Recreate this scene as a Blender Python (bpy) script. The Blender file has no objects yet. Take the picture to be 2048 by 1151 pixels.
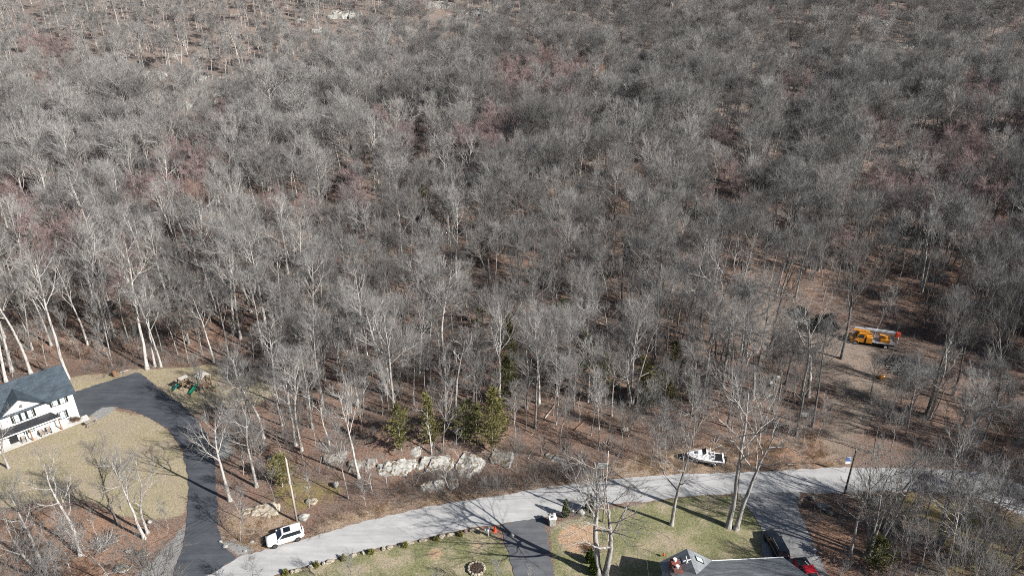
import bpy, bmesh, math, random
import numpy as np
from mathutils import Vector, Matrix

# ------------------------------------------------------------------ camera, world, sun
scene = bpy.context.scene
COL = scene.collection
FOC = 1384.0            # focal length in pixels of the 2048 px wide photograph
CAM_H = 68.0
PITCH = math.radians(25.7)
cam = bpy.data.cameras.new("camera")
cam.sensor_width = 36.0
cam.lens = 36.0 * FOC / 2048.0
cam.clip_start = 1.0
cam.clip_end = 3000.0
cam_ob = bpy.data.objects.new("camera", cam)
COL.objects.link(cam_ob)
cam_ob.location = (0, 0, CAM_H)
cam_ob.rotation_euler = (math.pi / 2 - PITCH, 0, 0)
scene.camera = cam_ob

SUN_EL = math.radians(34.0)
SUN_AZ = math.radians(-30.0)          # direction towards the sun, measured from +x
sun_dir = Vector((math.cos(SUN_AZ) * math.cos(SUN_EL), math.sin(SUN_AZ) * math.cos(SUN_EL), math.sin(SUN_EL)))
world = bpy.data.worlds.new("World")
scene.world = world
world.use_nodes = True
wn = world.node_tree
bg = wn.nodes["Background"]
sky = wn.nodes.new("ShaderNodeTexSky")
sky.sky_type = 'NISHITA'
sky.sun_disc = False
sky.sun_elevation = SUN_EL
sky.sun_rotation = math.pi / 2 - SUN_AZ
wn.links.new(sky.outputs[0], bg.inputs[0])
bg.inputs[1].default_value = 0.05
sun = bpy.data.lights.new("sun", 'SUN')
sun.energy = 5.0
sun.angle = math.radians(0.5)
sun.color = (1.0, 0.955, 0.90)
sun_ob = bpy.data.objects.new("sun", sun)
COL.objects.link(sun_ob)
sun_ob.rotation_euler = (-sun_dir).to_track_quat('-Z', 'Y').to_euler()
sun_ob.location = (60, -40, 120)
scene.view_settings.view_transform = 'Standard'
scene.view_settings.look = 'None'
scene.view_settings.gamma = 1.0
scene.view_settings.exposure = 0.88
scene.cycles.use_denoising = False
scene.cycles.filter_width = 1.05
scene.cycles.max_bounces = 4
scene.cycles.diffuse_bounces = 1
scene.cycles.glossy_bounces = 2
scene.cycles.transparent_max_bounces = 4
scene.cycles.sample_clamp_indirect = 4.0

# ------------------------------------------------------------------ noise, pixel -> ground
def _hash(ix, iy, iz, s):
    n = (ix * 374761393 + iy * 668265263 + iz * 2147483647 + s * 1274126177) & 0xFFFFFFFF
    n = ((n ^ (n >> 13)) * 1274126177) & 0xFFFFFFFF
    n = n ^ (n >> 16)
    return (n & 0xFFFF) / 65535.0

def noise3(x, y, z, s=0):
    x = np.asarray(x, float); y = np.asarray(y, float); z = np.asarray(z, float) + 0 * x
    ix = np.floor(x).astype(np.int64); iy = np.floor(y).astype(np.int64); iz = np.floor(z).astype(np.int64)
    fx = x - ix; fy = y - iy; fz = z - iz
    fx = fx * fx * (3 - 2 * fx); fy = fy * fy * (3 - 2 * fy); fz = fz * fz * (3 - 2 * fz)
    r = 0
    for a in (0, 1):
        for b in (0, 1):
            for c in (0, 1):
                w = (fx if a else 1 - fx) * (fy if b else 1 - fy) * (fz if c else 1 - fz)
                r = r + w * _hash(ix + a, iy + b, iz + c, s)
    return r * 2 - 1

def fbm(x, y, z, s=0, o=4):
    r = 0; a = 1.0; t = 0
    for k in range(o):
        f = 2.0 ** k
        r = r + a * noise3(np.asarray(x) * f, np.asarray(y) * f, np.asarray(z) * f, s + k)
        t += a; a *= 0.5
    return r / t

def smooth(a, b, x):
    t = np.clip((np.asarray(x, float) - a) / (b - a), 0, 1)
    return t * t * (3 - 2 * t)

def px_dir(px, py):
    dx = (px - 1024.0) / FOC; dy = -(py - 575.5) / FOC
    c, s = math.cos(PITCH), math.sin(PITCH)
    return np.array([dx, c + dy * s, -s + dy * c])

def at(px, py, z=0.0):
    d = px_dir(px, py)
    return d * ((z - CAM_H) / d[2]) + np.array([0, 0, CAM_H])

def proj(x, y, z):
    z = z - CAM_H
    c, s = math.cos(PITCH), math.sin(PITCH)
    dep = y * c - z * s; up = y * s + z * c
    return 1024 + FOC * x / dep, 575.5 - FOC * up / dep, dep

def P2(pts):
    return np.array([at(a, b)[:2] for a, b in pts])

def sdist(poly, X, Y):
    """signed distance to a polygon, positive inside"""
    n = len(poly); d = np.full(X.shape, 1e9); ins = np.zeros(X.shape, bool)
    for i in range(n):
        ax, ay = poly[i]; bx, by = poly[(i + 1) % n]
        ex, ey = bx - ax, by - ay
        t = np.clip(((X - ax) * ex + (Y - ay) * ey) / (ex * ex + ey * ey + 1e-12), 0, 1)
        d = np.minimum(d, np.hypot(X - ax - t * ex, Y - ay - t * ey))
        cr = ((ay > Y) != (by > Y)) & (X < (bx - ax) * (Y - ay) / (by - ay + 1e-12) + ax)
        ins ^= cr
    return np.where(ins, d, -d)

# outlines of the ground surfaces, read from the photograph and laid on the ground
ROAD = [(380, 1175), (440, 1135), (475, 1114), (512, 1104), (540, 1096), (612, 1076), (700, 1050), (800, 1025), (850, 1014), (900, 1005), (950, 997),
        (1000, 990), (1050, 981), (1100, 973), (1150, 968), (1200, 962), (1250, 956), (1300, 952), (1350, 948), (1400, 946), (1500, 944),
        (1560, 941), (1600, 938), (1680, 934), (1740, 936), (1830, 936), (1900, 938), (1960, 944), (2000, 953), (2048, 972), (2200, 1040),
        (2200, 1120), (2048, 1032), (1990, 1006), (1940, 990), (1890, 983), (1820, 981), (1750, 981), (1690, 985), (1600, 984), (1540, 985),
        (1500, 986), (1450, 987), (1400, 989), (1350, 994), (1300, 1001), (1240, 1005), (1180, 1013), (1130, 1024), (1090, 1034), (1050, 1041),
        (1000, 1047), (960, 1051), (900, 1064), (800, 1085), (700, 1107), (640, 1124), (570, 1142), (530, 1158), (490, 1175)]
DRIVE = [(122, 800), (146, 785), (200, 767), (250, 752), (270, 746), (279, 745), (290, 753), (300, 763), (330, 786), (360, 804), (388, 832), (412, 868), (423, 900), (431, 940),
         (434, 1000), (436, 1055), (442, 1080), (452, 1098), (473, 1114), (440, 1136), (400, 1156), (345, 1162), (350, 1140), (361, 1112),
         (369, 1070), (374, 1020), (377, 975), (374, 935), (364, 895), (350, 873), (332, 853), (300, 835), (262, 820), (230, 813), (205, 814), (186, 826), (168, 838), (148, 850)]
DRIVE_B = [(1000, 1047), (1040, 1042), (1090, 1034), (1092, 1060), (1098, 1100), (1110, 1160), (1034, 1165), (1018, 1110), (1006, 1075)]
PARKING = [(1480, 986), (1540, 985), (1600, 984), (1592, 1003), (1604, 1035), (1618, 1070), (1632, 1100), (1660, 1165), (1530, 1165), (1526, 1100), (1524, 1060), (1508, 1030), (1488, 1004)]
PATIO = None
LAWN = [[(-60, 930), (0, 903), (165, 843), (210, 815), (300, 835), (350, 873), (374, 935), (377, 975), (372, 1030), (300, 1040), (230, 1030), (180, 1000), (100, 1000), (0, 1020), (-60, 1030)],
        [(110, 800), (140, 752), (200, 742), (300, 731), (430, 724), (525, 735), (560, 760), (540, 800), (470, 812), (420, 815), (388, 832), (330, 786), (279, 745)]]
GREEN = [[(545, 1170), (575, 1146), (640, 1128), (800, 1089), (975, 1060), (1002, 1075), (1018, 1110), (1034, 1170)],
         [(1200, 1020), (1300, 1004), (1400, 992), (1480, 990), (1508, 1030), (1524, 1060), (1526, 1170), (1110, 1170), (1100, 1060), (1130, 1040), (1180, 1025)]]
OLIVE = [[(1700, 992), (1820, 985), (1900, 986), (1980, 1010), (2060, 1040), (2060, 1160), (1830, 1160), (1880, 1090), (1840, 1060), (1760, 1030)],
         [(535, 990), (570, 950), (640, 965), (690, 975), (640, 1010), (570, 1020)]]
RUST = [[(-60, 1040), (100, 1010), (200, 1015), (300, 1050), (350, 1060), (250, 1165), (-60, 1165)], [(1610, 1060), (1650, 1030), (1720, 1060), (1740, 1165), (1660, 1165)], [(1500, 890), (1640, 880), (1700, 930), (1500, 940)]]
TANPATCH = [[(1115, 1075), (1150, 1048), (1200, 1050), (1190, 1100), (1140, 1115)], [(858, 1100), (872, 1096), (888, 1106), (882, 1118), (862, 1112)], [(945, 1085), (958, 1080), (966, 1092), (950, 1098)]]
GRAVEL = [[(255, 1165), (315, 1108), (360, 1060), (372, 1040), (366, 1095), (350, 1140), (345, 1165)], [(425, 870), (455, 862), (470, 895), (455, 915), (434, 920), (423, 890)],
          [(184, 828), (205, 812), (235, 812), (218, 826), (196, 838)], [(440, 1070), (470, 1078), (510, 1090), (515, 1102), (476, 1112), (452, 1098)]]
TRACK = [[(1650, 930), (1640, 890), (1680, 830), (1640, 760), (1560, 700), (1500, 650), (1540, 632), (1640, 690), (1800, 700), (1820, 720), (1760, 740), (1800, 790), (1740, 850), (1700, 930)],
         [(1380, 650), (1500, 620), (1640, 650), (1680, 700), (1560, 720), (1440, 680)]]
VERGE = [[(600, 1080), (700, 1050), (800, 1025), (900, 1005), (1050, 981), (1200, 962), (1400, 946), (1600, 938), (1700, 930), (1640, 870), (1520, 880), (1300, 900), (1180, 940), (950, 970), (780, 1000), (640, 1040)],
         [(440, 1070), (470, 1020), (560, 1030), (620, 1060), (540, 1096), (480, 1112)]]
ROADISH = [P2(ROAD), P2(DRIVE), P2(DRIVE_B), P2(PARKING)]
OUTCROP = at(860, 925)[:2]

def terrain(x, y):
    x = np.asarray(x, float); y = np.asarray(y, float)
    t = y - (142 + 9 * np.sin(x / 60.0) - 0.05 * x)
    hill = 0.135 * (np.sqrt(t * t + 40 * 40) + t) * smooth(92, 140, y)
    hill = np.where(y > 420, 0.135 * (np.sqrt(278.0 ** 2 + 1600) + 278) + (hill - 0.135 * (np.sqrt(278.0 ** 2 + 1600) + 278)) * 0.35, hill)
    und = 2.6 * fbm(x / 45, y / 45, 0.3, 5, 3) * smooth(100, 170, y)
    und = und + 0.35 * fbm(x / 9, y / 9, 1.7, 9, 3) * smooth(84, 105, y)
    dx = x - OUTCROP[0]; dy = y - OUTCROP[1]
    bank = 2.3 * np.exp(-(dx / 11.0) ** 2 - ((dy - 5.5) / 6.0) ** 2) * smooth(-3.5, 2.5, dy)
    gully = -1.6 * np.exp(-((y - (116 + 0.06 * x)) / 8.0) ** 2) * smooth(-25, -55, x)
    return hill + und + bank + gully

def ground(px, py):
    """point of the terrain seen at a pixel of the photograph"""
    d = px_dir(px, py); o = np.array([0, 0, CAM_H])
    t = np.arange(40.0, 900.0, 0.5); q = o + d * t[:, None]
    below = np.where(q[:, 2] < terrain(q[:, 0], q[:, 1]))[0]
    hi = t[below[0]] if len(below) else 400.0; lo = hi - 0.5
    for _ in range(24):
        m = (lo + hi) / 2; p = o + d * m
        if p[2] < float(terrain(p[0], p[1])): hi = m
        else: lo = m
    return np.array([p[0], p[1], float(terrain(p[0], p[1]))])

def height_to(p, top):
    """height in metres of an upright thing at p whose top shows at pixel row top"""
    lo, hi = 0.0, 60.0
    for _ in range(40):
        m = (lo + hi) / 2
        if proj(p[0], p[1], p[2] + m)[1] > top: lo = m
        else: hi = m
    return lo

# ------------------------------------------------------------------ materials
def nt_new(name):
    m = bpy.data.materials.new(name); m.use_nodes = True
    nt = m.node_tree
    return m, nt, nt.nodes["Principled BSDF"]

def node(nt, kind, **kw):
    n = nt.nodes.new(kind)
    for k, v in kw.items():
        if k in n.inputs: n.inputs[k].default_value = v
        else: setattr(n, k, v)
    return n

def noise_node(nt, scale, detail=4.0, rough=0.6, co=None):
    n = node(nt, "ShaderNodeTexNoise")
    n.inputs["Scale"].default_value = scale; n.inputs["Detail"].default_value = detail; n.inputs["Roughness"].default_value = rough
    if co is not None: nt.links.new(co, n.inputs["Vector"])
    return n

def ramp(nt, src, stops):
    r = nt.nodes.new("ShaderNodeValToRGB")
    e = r.color_ramp.elements
    while len(e) < len(stops): e.new(0.5)
    for i, (p, c) in enumerate(stops):
        e[i].position = p; e[i].color = (c[0], c[1], c[2], 1)
    nt.links.new(src, r.inputs[0])
    return r

def mixc(nt, fac, a, b, mode='MIX'):
    n = nt.nodes.new("ShaderNodeMix"); n.data_type = 'RGBA'; n.blend_type = mode
    for sock, v in ((n.inputs[0], fac), (n.inputs[6], a), (n.inputs[7], b)):
        if hasattr(v, "is_output"): nt.links.new(v, sock)
        elif isinstance(v, (int, float)): sock.default_value = v
        else: sock.default_value = (v[0], v[1], v[2], 1)
    return n.outputs[2]

def math_n(nt, op, a, b=0.0, c=0.0):
    n = nt.nodes.new("ShaderNodeMath"); n.operation = op
    for s, v in zip(n.inputs, (a, b, c)):
        if hasattr(v, "is_output"): nt.links.new(v, s)
        else: s.default_value = v
    return n.outputs[0]

def mat(name, c1, c2=None, scale=6.0, rough=0.8, spec=0.3, metal=0.0, stretch=None, bump=0.0, detail=4.0, rnd=0.0, stops=(0.35, 0.65)):
    """two tone noise material; rnd varies the tone from one object to the next"""
    m, nt, b = nt_new(name)
    b.inputs["Roughness"].default_value = rough
    b.inputs["Specular IOR Level"].default_value = spec
    b.inputs["Metallic"].default_value = metal
    if c2 is None: c2 = tuple(v * 0.82 for v in c1)
    tc = nt.nodes.new("ShaderNodeTexCoord")
    co = tc.outputs["Object"]
    if stretch:
        mp = nt.nodes.new("ShaderNodeMapping"); mp.inputs["Scale"].default_value = stretch
        nt.links.new(co, mp.inputs["Vector"]); co = mp.outputs[0]
    n = noise_node(nt, scale, detail, 0.6, co)
    r = ramp(nt, n.outputs[0], [(stops[0], c2), (stops[1], c1)])
    col = r.outputs[0]
    if rnd:
        oi = nt.nodes.new("ShaderNodeObjectInfo")
        v = math_n(nt, 'MULTIPLY_ADD', oi.outputs["Random"], 2 * rnd, 1 - rnd)
        hs = nt.nodes.new("ShaderNodeHueSaturation"); nt.links.new(v, hs.inputs["Value"]); nt.links.new(col, hs.inputs["Color"])
        col = hs.outputs[0]
    nt.links.new(col, b.inputs["Base Color"])
    if bump:
        bp = nt.nodes.new("ShaderNodeBump"); bp.inputs["Strength"].default_value = bump; bp.inputs["Distance"].default_value = 0.05
        nt.links.new(n.outputs[0], bp.inputs["Height"]); nt.links.new(bp.outputs[0], b.inputs["Normal"])
    return m

M = {}
M['bark_pale'] = mat('pale_bark', (0.44, 0.425, 0.40), (0.17, 0.158, 0.148), 2.2, 0.9, 0.1, stretch=(2.5, 2.5, 0.5), rnd=0.2, stops=(0.36, 0.5))
M['bark_ash'] = mat('ash_grey_bark', (0.37, 0.355, 0.335), (0.14, 0.13, 0.122), 2.2, 0.9, 0.1, stretch=(2.5, 2.5, 0.5), rnd=0.2, stops=(0.36, 0.54))
M['bark_grey'] = mat('grey_bark', (0.35, 0.338, 0.32), (0.12, 0.113, 0.106), 2.5, 0.9, 0.1, stretch=(2.5, 2.5, 0.5), rnd=0.25, stops=(0.38, 0.6))
M['bark_dark'] = mat('dark_bark', (0.19, 0.178, 0.165), (0.06, 0.055, 0.051), 2.5, 0.9, 0.1, stretch=(2.5, 2.5, 0.5), rnd=0.25)
M['twig_grey'] = mat('grey_twigs', (0.28, 0.274, 0.266), (0.145, 0.142, 0.137), 0.8, 0.9, 0.1, rnd=0.28)
M['twig_pale'] = mat('pale_twigs', (0.35, 0.34, 0.327), (0.2, 0.194, 0.187), 0.8, 0.9, 0.1, rnd=0.22)
M['twig_dark'] = mat('dark_twigs', (0.205, 0.199, 0.192), (0.105, 0.102, 0.098), 0.8, 0.9, 0.1, rnd=0.28)
M['twig_red'] = mat('red_bud_twigs', (0.33, 0.245, 0.238), (0.2, 0.15, 0.146), 0.8, 0.9, 0.1, rnd=0.2)
M['twig_rust'] = mat('rusty_orange_twigs', (0.42, 0.26, 0.19), (0.27, 0.165, 0.125), 0.8, 0.9, 0.1, rnd=0.1)
M['brush'] = mat('dry_brush_stems', (0.21, 0.155, 0.125), (0.09, 0.065, 0.055), 1.2, 0.9, 0.1, rnd=0.3)
M['brush_tan'] = mat('tan_grass_stems', (0.40, 0.29, 0.17), (0.2, 0.13, 0.08), 1.2, 0.9, 0.1, rnd=0.25)
M['cedar'] = mat('cedar_needles', (0.13, 0.132, 0.05), (0.055, 0.06, 0.025), 1.6, 0.8, 0.15, rnd=0.2)
M['cedar_olive'] = mat('olive_cedar_needles', (0.205, 0.188, 0.07), (0.095, 0.093, 0.036), 1.6, 0.8, 0.15, rnd=0.2)
M['cedar_dark'] = mat('dark_evergreen_leaves', (0.022, 0.028, 0.016), (0.01, 0.013, 0.009), 1.6, 0.8, 0.1)
M['shrub_green'] = mat('yellow_green_leaves', (0.20, 0.19, 0.045), (0.09, 0.1, 0.025), 3, 0.8, 0.15, rnd=0.1)
M['arbor'] = mat('arborvitae_leaves', (0.12, 0.155, 0.03), (0.05, 0.075, 0.018), 4, 0.8, 0.15)

# ------------------------------------------------------------------ object helpers
def tag(o, label=None, cat=None, group=None, kind=None):
    if label: o["label"] = label
    if cat: o["category"] = cat
    if group: o["group"] = group
    if kind: o["kind"] = kind
    return o

def empty(name, loc, rz=0.0, label=None, cat=None, group=None):
    o = bpy.data.objects.new(name, None)
    o.empty_display_size = 0.5
    COL.objects.link(o); o.location = tuple(float(v) for v in loc); o.rotation_euler = (0, 0, rz)
    return tag(o, label, cat, group)

def np_mesh(name, verts, faces, m, smooth_f=False):
    """mesh from numpy arrays; faces is a list of (n,k) integer arrays"""
    me = bpy.data.meshes.new(name)
    verts = np.asarray(verts, np.float32)
    me.vertices.add(len(verts)); me.vertices.foreach_set("co", verts.ravel())
    nl = sum(f.size for f in faces); nf = sum(len(f) for f in faces)
    me.loops.add(nl); me.polygons.add(nf)
    me.loops.foreach_set("vertex_index", np.concatenate([f.ravel() for f in faces]).astype(np.int32))
    tot = np.concatenate([np.full(len(f), f.shape[1], np.int32) for f in faces])
    st = np.concatenate([[0], np.cumsum(tot)[:-1]]).astype(np.int32)
    me.polygons.foreach_set("loop_start", st); me.polygons.foreach_set("loop_total", tot)
    if smooth_f: me.polygons.foreach_set("use_smooth", np.ones(nf, bool))
    for mm in (m if isinstance(m, (list, tuple)) else [m]): me.materials.append(mm)
    me.update(calc_edges=True)
    return me

def link(name, me, parent=None, loc=None):
    o = bpy.data.objects.new(name, me); COL.objects.link(o)
    if parent is not None: o.parent = parent
    if loc is not None: o.location = loc
    return o

class MB:
    """collects simple shapes into ONE mesh"""
    def __init__(s): s.v = []; s.f = []
    def add(s, vs, fs):
        k = len(s.v); s.v += [tuple(map(float, v)) for v in vs]; s.f += [tuple(i + k for i in f) for f in fs]
        return s
    def box(s, x0, x1, y0, y1, z0, z1, M4=None, bev=0.0):
        if bev:
            b = bev
            pts = [(x0 + b, y0), (x1 - b, y0), (x1, y0 + b), (x1, y1 - b), (x1 - b, y1), (x0 + b, y1), (x0, y1 - b), (x0, y0 + b)]
            inn = [(x0 + 2 * b, y0 + b), (x1 - 2 * b, y0 + b), (x1 - b, y0 + 2 * b), (x1 - b, y1 - 2 * b), (x1 - 2 * b, y1 - b), (x0 + 2 * b, y1 - b), (x0 + b, y1 - 2 * b), (x0 + b, y0 + 2 * b)]
            return s.loft([[(x, y, z0) for x, y in pts], [(x, y, z1 - b) for x, y in pts], [(x, y, z1) for x, y in inn]], M4=M4)
        vs = [(x0, y0, z0), (x1, y0, z0), (x1, y1, z0), (x0, y1, z0), (x0, y0, z1), (x1, y0, z1), (x1, y1, z1), (x0, y1, z1)]
        if M4 is not None: vs = [M4 @ Vector(v) for v in vs]
        return s.add(vs, [(0, 3, 2, 1), (4, 5, 6, 7), (0, 1, 5, 4), (1, 2, 6, 5), (2, 3, 7, 6), (3, 0, 4, 7)])
    def loft(s, secs, cap=True, M4=None, closed=True):
        n = len(secs[0]); vs = [p for q in secs for p in q]; fs = []
        if M4 is not None: vs = [M4 @ Vector(v) for v in vs]
        for a in range(len(secs) - 1):
            for i in range(n if closed else n - 1):
                j = (i + 1) % n
                fs.append((a * n + i, a * n + j, (a + 1) * n + j, (a + 1) * n + i))
        if cap: fs += [tuple(range(n))[::-1], tuple(range((len(secs) - 1) * n, len(secs) * n))]
        return s.add(vs, fs)
    def prism(s, poly, d0, d1, axis='y', M4=None):
        """poly (a,b) extruded from d0 to d1 along axis; x->(y,z), y->(x,z), z->(x,y)"""
        f = {'x': lambda a, b, d: (d, a, b), 'y': lambda a, b, d: (a, d, b), 'z': lambda a, b, d: (a, b, d)}[axis]
        return s.loft([[f(a, b, d0) for a, b in poly], [f(a, b, d1) for a, b in poly]], M4=M4)
    def tube(s, pts, r, n=8, cap=True):
        pts = [Vector(p) for p in pts]; r = r if isinstance(r, (list, tuple)) else [r] * len(pts); secs = []
        for i, p in enumerate(pts):
            d = (pts[min(i + 1, len(pts) - 1)] - pts[max(i - 1, 0)]).normalized()
            u = d.cross(Vector((0, 0, 1)) if abs(d.z) < 0.9 else Vector((1, 0, 0))).normalized(); w = d.cross(u)
            secs.append([p + (u * math.cos(t) + w * math.sin(t)) * r[i] for t in [2 * math.pi * k / n for k in range(n)]])
        return s.loft(secs, cap)
    def lathe(s, prof, n=20, c=(0, 0, 0)):
        return s.loft([[(c[0] + r * math.cos(2 * math.pi * k / n), c[1] + r * math.sin(2 * math.pi * k / n), c[2] + z) for k in range(n)] for r, z in prof])
    def build(s, name, m, parent=None, smooth_f=False, fix=True):
        bm = bmesh.new()
        vs = [bm.verts.new(v) for v in s.v]
        for f in s.f:
            try: bm.faces.new([vs[i] for i in f])
            except ValueError: pass
        if fix: bmesh.ops.recalc_face_normals(bm, faces=bm.faces)
        me = bpy.data.meshes.new(name); bm.to_mesh(me); bm.free()
        if smooth_f: me.polygons.foreach_set("use_smooth", np.ones(len(me.polygons), bool))
        me.materials.append(m)
        return link(name, me, parent)

def copy_tree(o, parent=None):
    c = o.copy(); COL.objects.link(c); c.parent = parent
    for ch in list(o.children): copy_tree(ch, c)
    return c

# ------------------------------------------------------------------ growing trees
def nrm(a): return a / (np.linalg.norm(a, axis=-1, keepdims=True) + 1e-9)

def grow(p, d, ln, r0, r1, K, wob, up, rng):
    n = len(p); pts = np.zeros((n, K, 3)); pts[:, 0] = p; d = nrm(np.array(d, float)); seg = (np.asarray(ln) / (K - 1))[:, None]
    for k in range(1, K):
        d = d + wob * rng.normal(size=(n, 3)); d[:, 2] += up; d = nrm(d)
        pts[:, k] = pts[:, k - 1] + d * seg
    t = np.linspace(0, 1, K)[None]
    rad = np.asarray(r0)[:, None] * (1 - t) + np.asarray(r1)[:, None] * t
    return pts, rad

def spawn(pts, rad, n, t0, t1, a0, a1, rng, power=1.0):
    N, K, _ = pts.shape
    base = (np.arange(n)[None] + rng.random((N, n))) / n
    t = t0 + (t1 - t0) * base ** power
    f = t * (K - 1); i = np.minimum(f.astype(int), K - 2); w = f - i
    rows = np.arange(N)[:, None]
    p = pts[rows, i] * (1 - w[..., None]) + pts[rows, i + 1] * w[..., None]
    d = nrm(pts[rows, i + 1] - pts[rows, i]); r = rad[rows, i] * (1 - w) + rad[rows, i + 1] * w
    ref = np.where(np.abs(d[..., 2:3]) > 0.9, np.array([1., 0, 0]), np.array([0, 0, 1.]))
    u = nrm(np.cross(d, ref)); v = np.cross(d, u)
    az = rng.random((N, 1)) * 6.283 + np.arange(n)[None] * 2.399 + rng.normal(size=(N, n)) * 0.5
    al = a0 + (a1 - a0) * rng.random((N, n))
    dd = d * np.cos(al)[..., None] + (u * np.cos(az)[..., None] + v * np.sin(az)[..., None]) * np.sin(al)[..., None]
    return p.reshape(-1, 3), dd.reshape(-1, 3), r.ravel(), t.ravel()

def tubes(pts, rad, S):
    N, K, _ = pts.shape
    d = nrm(pts[:, -1] - pts[:, 0])
    ref = np.where(np.abs(d[:, 2:3]) > 0.85, np.array([1., 0, 0]), np.array([0, 0, 1.]))
    u = nrm(np.cross(d, ref)); v = np.cross(d, u)
    a = np.arange(S) * 2 * math.pi / S
    off = u[:, None, :] * np.cos(a)[None, :, None] + v[:, None, :] * np.sin(a)[None, :, None]
    V = pts[:, :, None, :] + off[:, None] * rad[:, :, None, None]
    idx = np.arange(N * K * S).reshape(N, K, S)
    q = np.stack([idx[:, :-1], np.roll(idx[:, :-1], -1, 2), np.roll(idx[:, 1:], -1, 2), idx[:, 1:]], -1).reshape(-1, 4)
    return V.reshape(-1, 3), q

def merge(parts):
    vs = []; fs = []; k = 0
    for v, f in parts:
        vs.append(v); fs.append(f + k); k += len(v)
    return np.concatenate(vs), fs

def bare_tree(seed, H, crown=4.0, clear=0.4, nl=11, n2=6, n3=6, n4=5, r=0.2, tw=0.011, up=0.10, ang=(0.6, 1.15), stems=1, wob=0.06, bark='bark_grey', twig='twig_grey', lean=0.0, droop=0.0, split=0.0):
    """returns (trunk mesh, crown mesh): a bare deciduous tree with its foot at the origin"""
    rng = np.random.default_rng(seed)
    az = rng.random() * 6.28
    p0 = np.array([[0.12 * (stems > 1) * math.cos(az + k * 6.28 / stems), 0.12 * (stems > 1) * math.sin(az + k * 6.28 / stems), -0.5] for k in range(stems)])
    sp = 0.16 if stems > 1 else lean
    d0 = np.array([[sp * math.cos(az + k * 6.28 / stems), sp * math.sin(az + k * 6.28 / stems), 1.0] for k in range(stems)])
    hs = np.array([H * 0.9 * (1 - 0.12 * k * rng.random()) for k in range(stems)])
    tr, trr = grow(p0, d0, hs + 0.5, np.full(stems, r), np.full(stems, r * 0.12), 14, wob, 0.04, rng)
    trr[:, 0] *= 1.7; trr[:, 1] *= 1.05
    # limbs: longest low in the crown, rising in a fan
    p, d, rr, t = spawn(tr, trr, nl, clear, 0.97, ang[0], ang[1], rng, 0.9)
    s = (t - clear) / (1 - clear)
    ln = crown * (1.12 - 0.55 * s) * (0.65 + 0.6 * rng.random(len(t)))
    dead = rng.random(len(t)) < 0.06
    l1, r1 = grow(p, d, ln, np.minimum(rr * 0.62, 0.04 + 0.026 * ln), np.full(len(t), 0.024), 8, 0.11, up, rng)
    p, d, rr, t = spawn(l1, r1, n2, 0.25, 1.0, 0.35, 0.85, rng)
    ln2 = np.repeat(ln, n2) * 0.55 * (1.1 - 0.45 * t) * (0.6 + 0.7 * rng.random(len(t)))
    ln2[np.repeat(dead, n2)] *= 0.25
    l2, r2 = grow(p, d, ln2, np.minimum(rr * 0.8, tw * 3.3), np.full(len(t), tw * 1.3), 5, 0.11, up * 0.9 - droop, rng)
    p, d, rr, t = spawn(l2, r2, n3, 0.25, 1.0, 0.3, 0.75, rng)
    ln3 = np.repeat(ln2, n3) * 0.62 * (0.6 + 0.7 * rng.random(len(t))) + 0.2
    l3, r3 = grow(p, d, ln3, np.minimum(rr * 0.8, tw * 1.6), np.full(len(t), tw), 4, 0.09, up * 0.7 - droop, rng)
    p, d, rr, t = spawn(l3, r3, n4, 0.2, 1.0, 0.25, 0.65, rng)
    ln4 = np.repeat(ln3, n4) * 0.66 * (0.6 + 0.7 * rng.random(len(t))) + 0.15
    l4, r4 = grow(p, d, ln4, np.full(len(t), tw * .9), np.full(len(t), tw * 0.5), 3, 0.07, up * 0.6 - droop, rng)
    v, f = merge([tubes(tr, trr, 8), tubes(l1, r1, 5), tubes(l2, r2, 4)])
    tm = np_mesh('trunk', v, f, M[bark], True)
    v2, f2 = merge([tubes(l3, r3, 3), tubes(l4, r4, 3)])
    cm = np_mesh('crown', v2, f2, M[twig])
    return tm, cm, (v, f, v2, f2, M[bark], M[twig])

def joined(name, data):
    v, f, v2, f2, m1, m2 = data
    me = np_mesh(name, np.concatenate([v, v2]), f + [x + len(v) for x in f2], [m1, m2])
    n1 = sum(len(x) for x in f); n2 = sum(len(x) for x in f2)
    me.polygons.foreach_set("material_index", np.concatenate([np.zeros(n1, np.int32), np.ones(n2, np.int32)]))
    return me

def leaf_cards(P, D, size, rng, asp=0.45):
    """small pointed leaf faces at P pointing along D"""
    n = len(P); D = nrm(D); s = nrm(np.cross(D, rng.normal(size=(n, 3)))); L = size * (0.6 + 0.8 * rng.random(n))[:, None]
    V = np.stack([P, P + D * L * 0.5 + s * L * asp * 0.5, P + D * L, P + D * L * 0.5 - s * L * asp * 0.5], 1)
    return V.reshape(-1, 3), np.arange(n * 4).reshape(n, 4)

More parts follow.
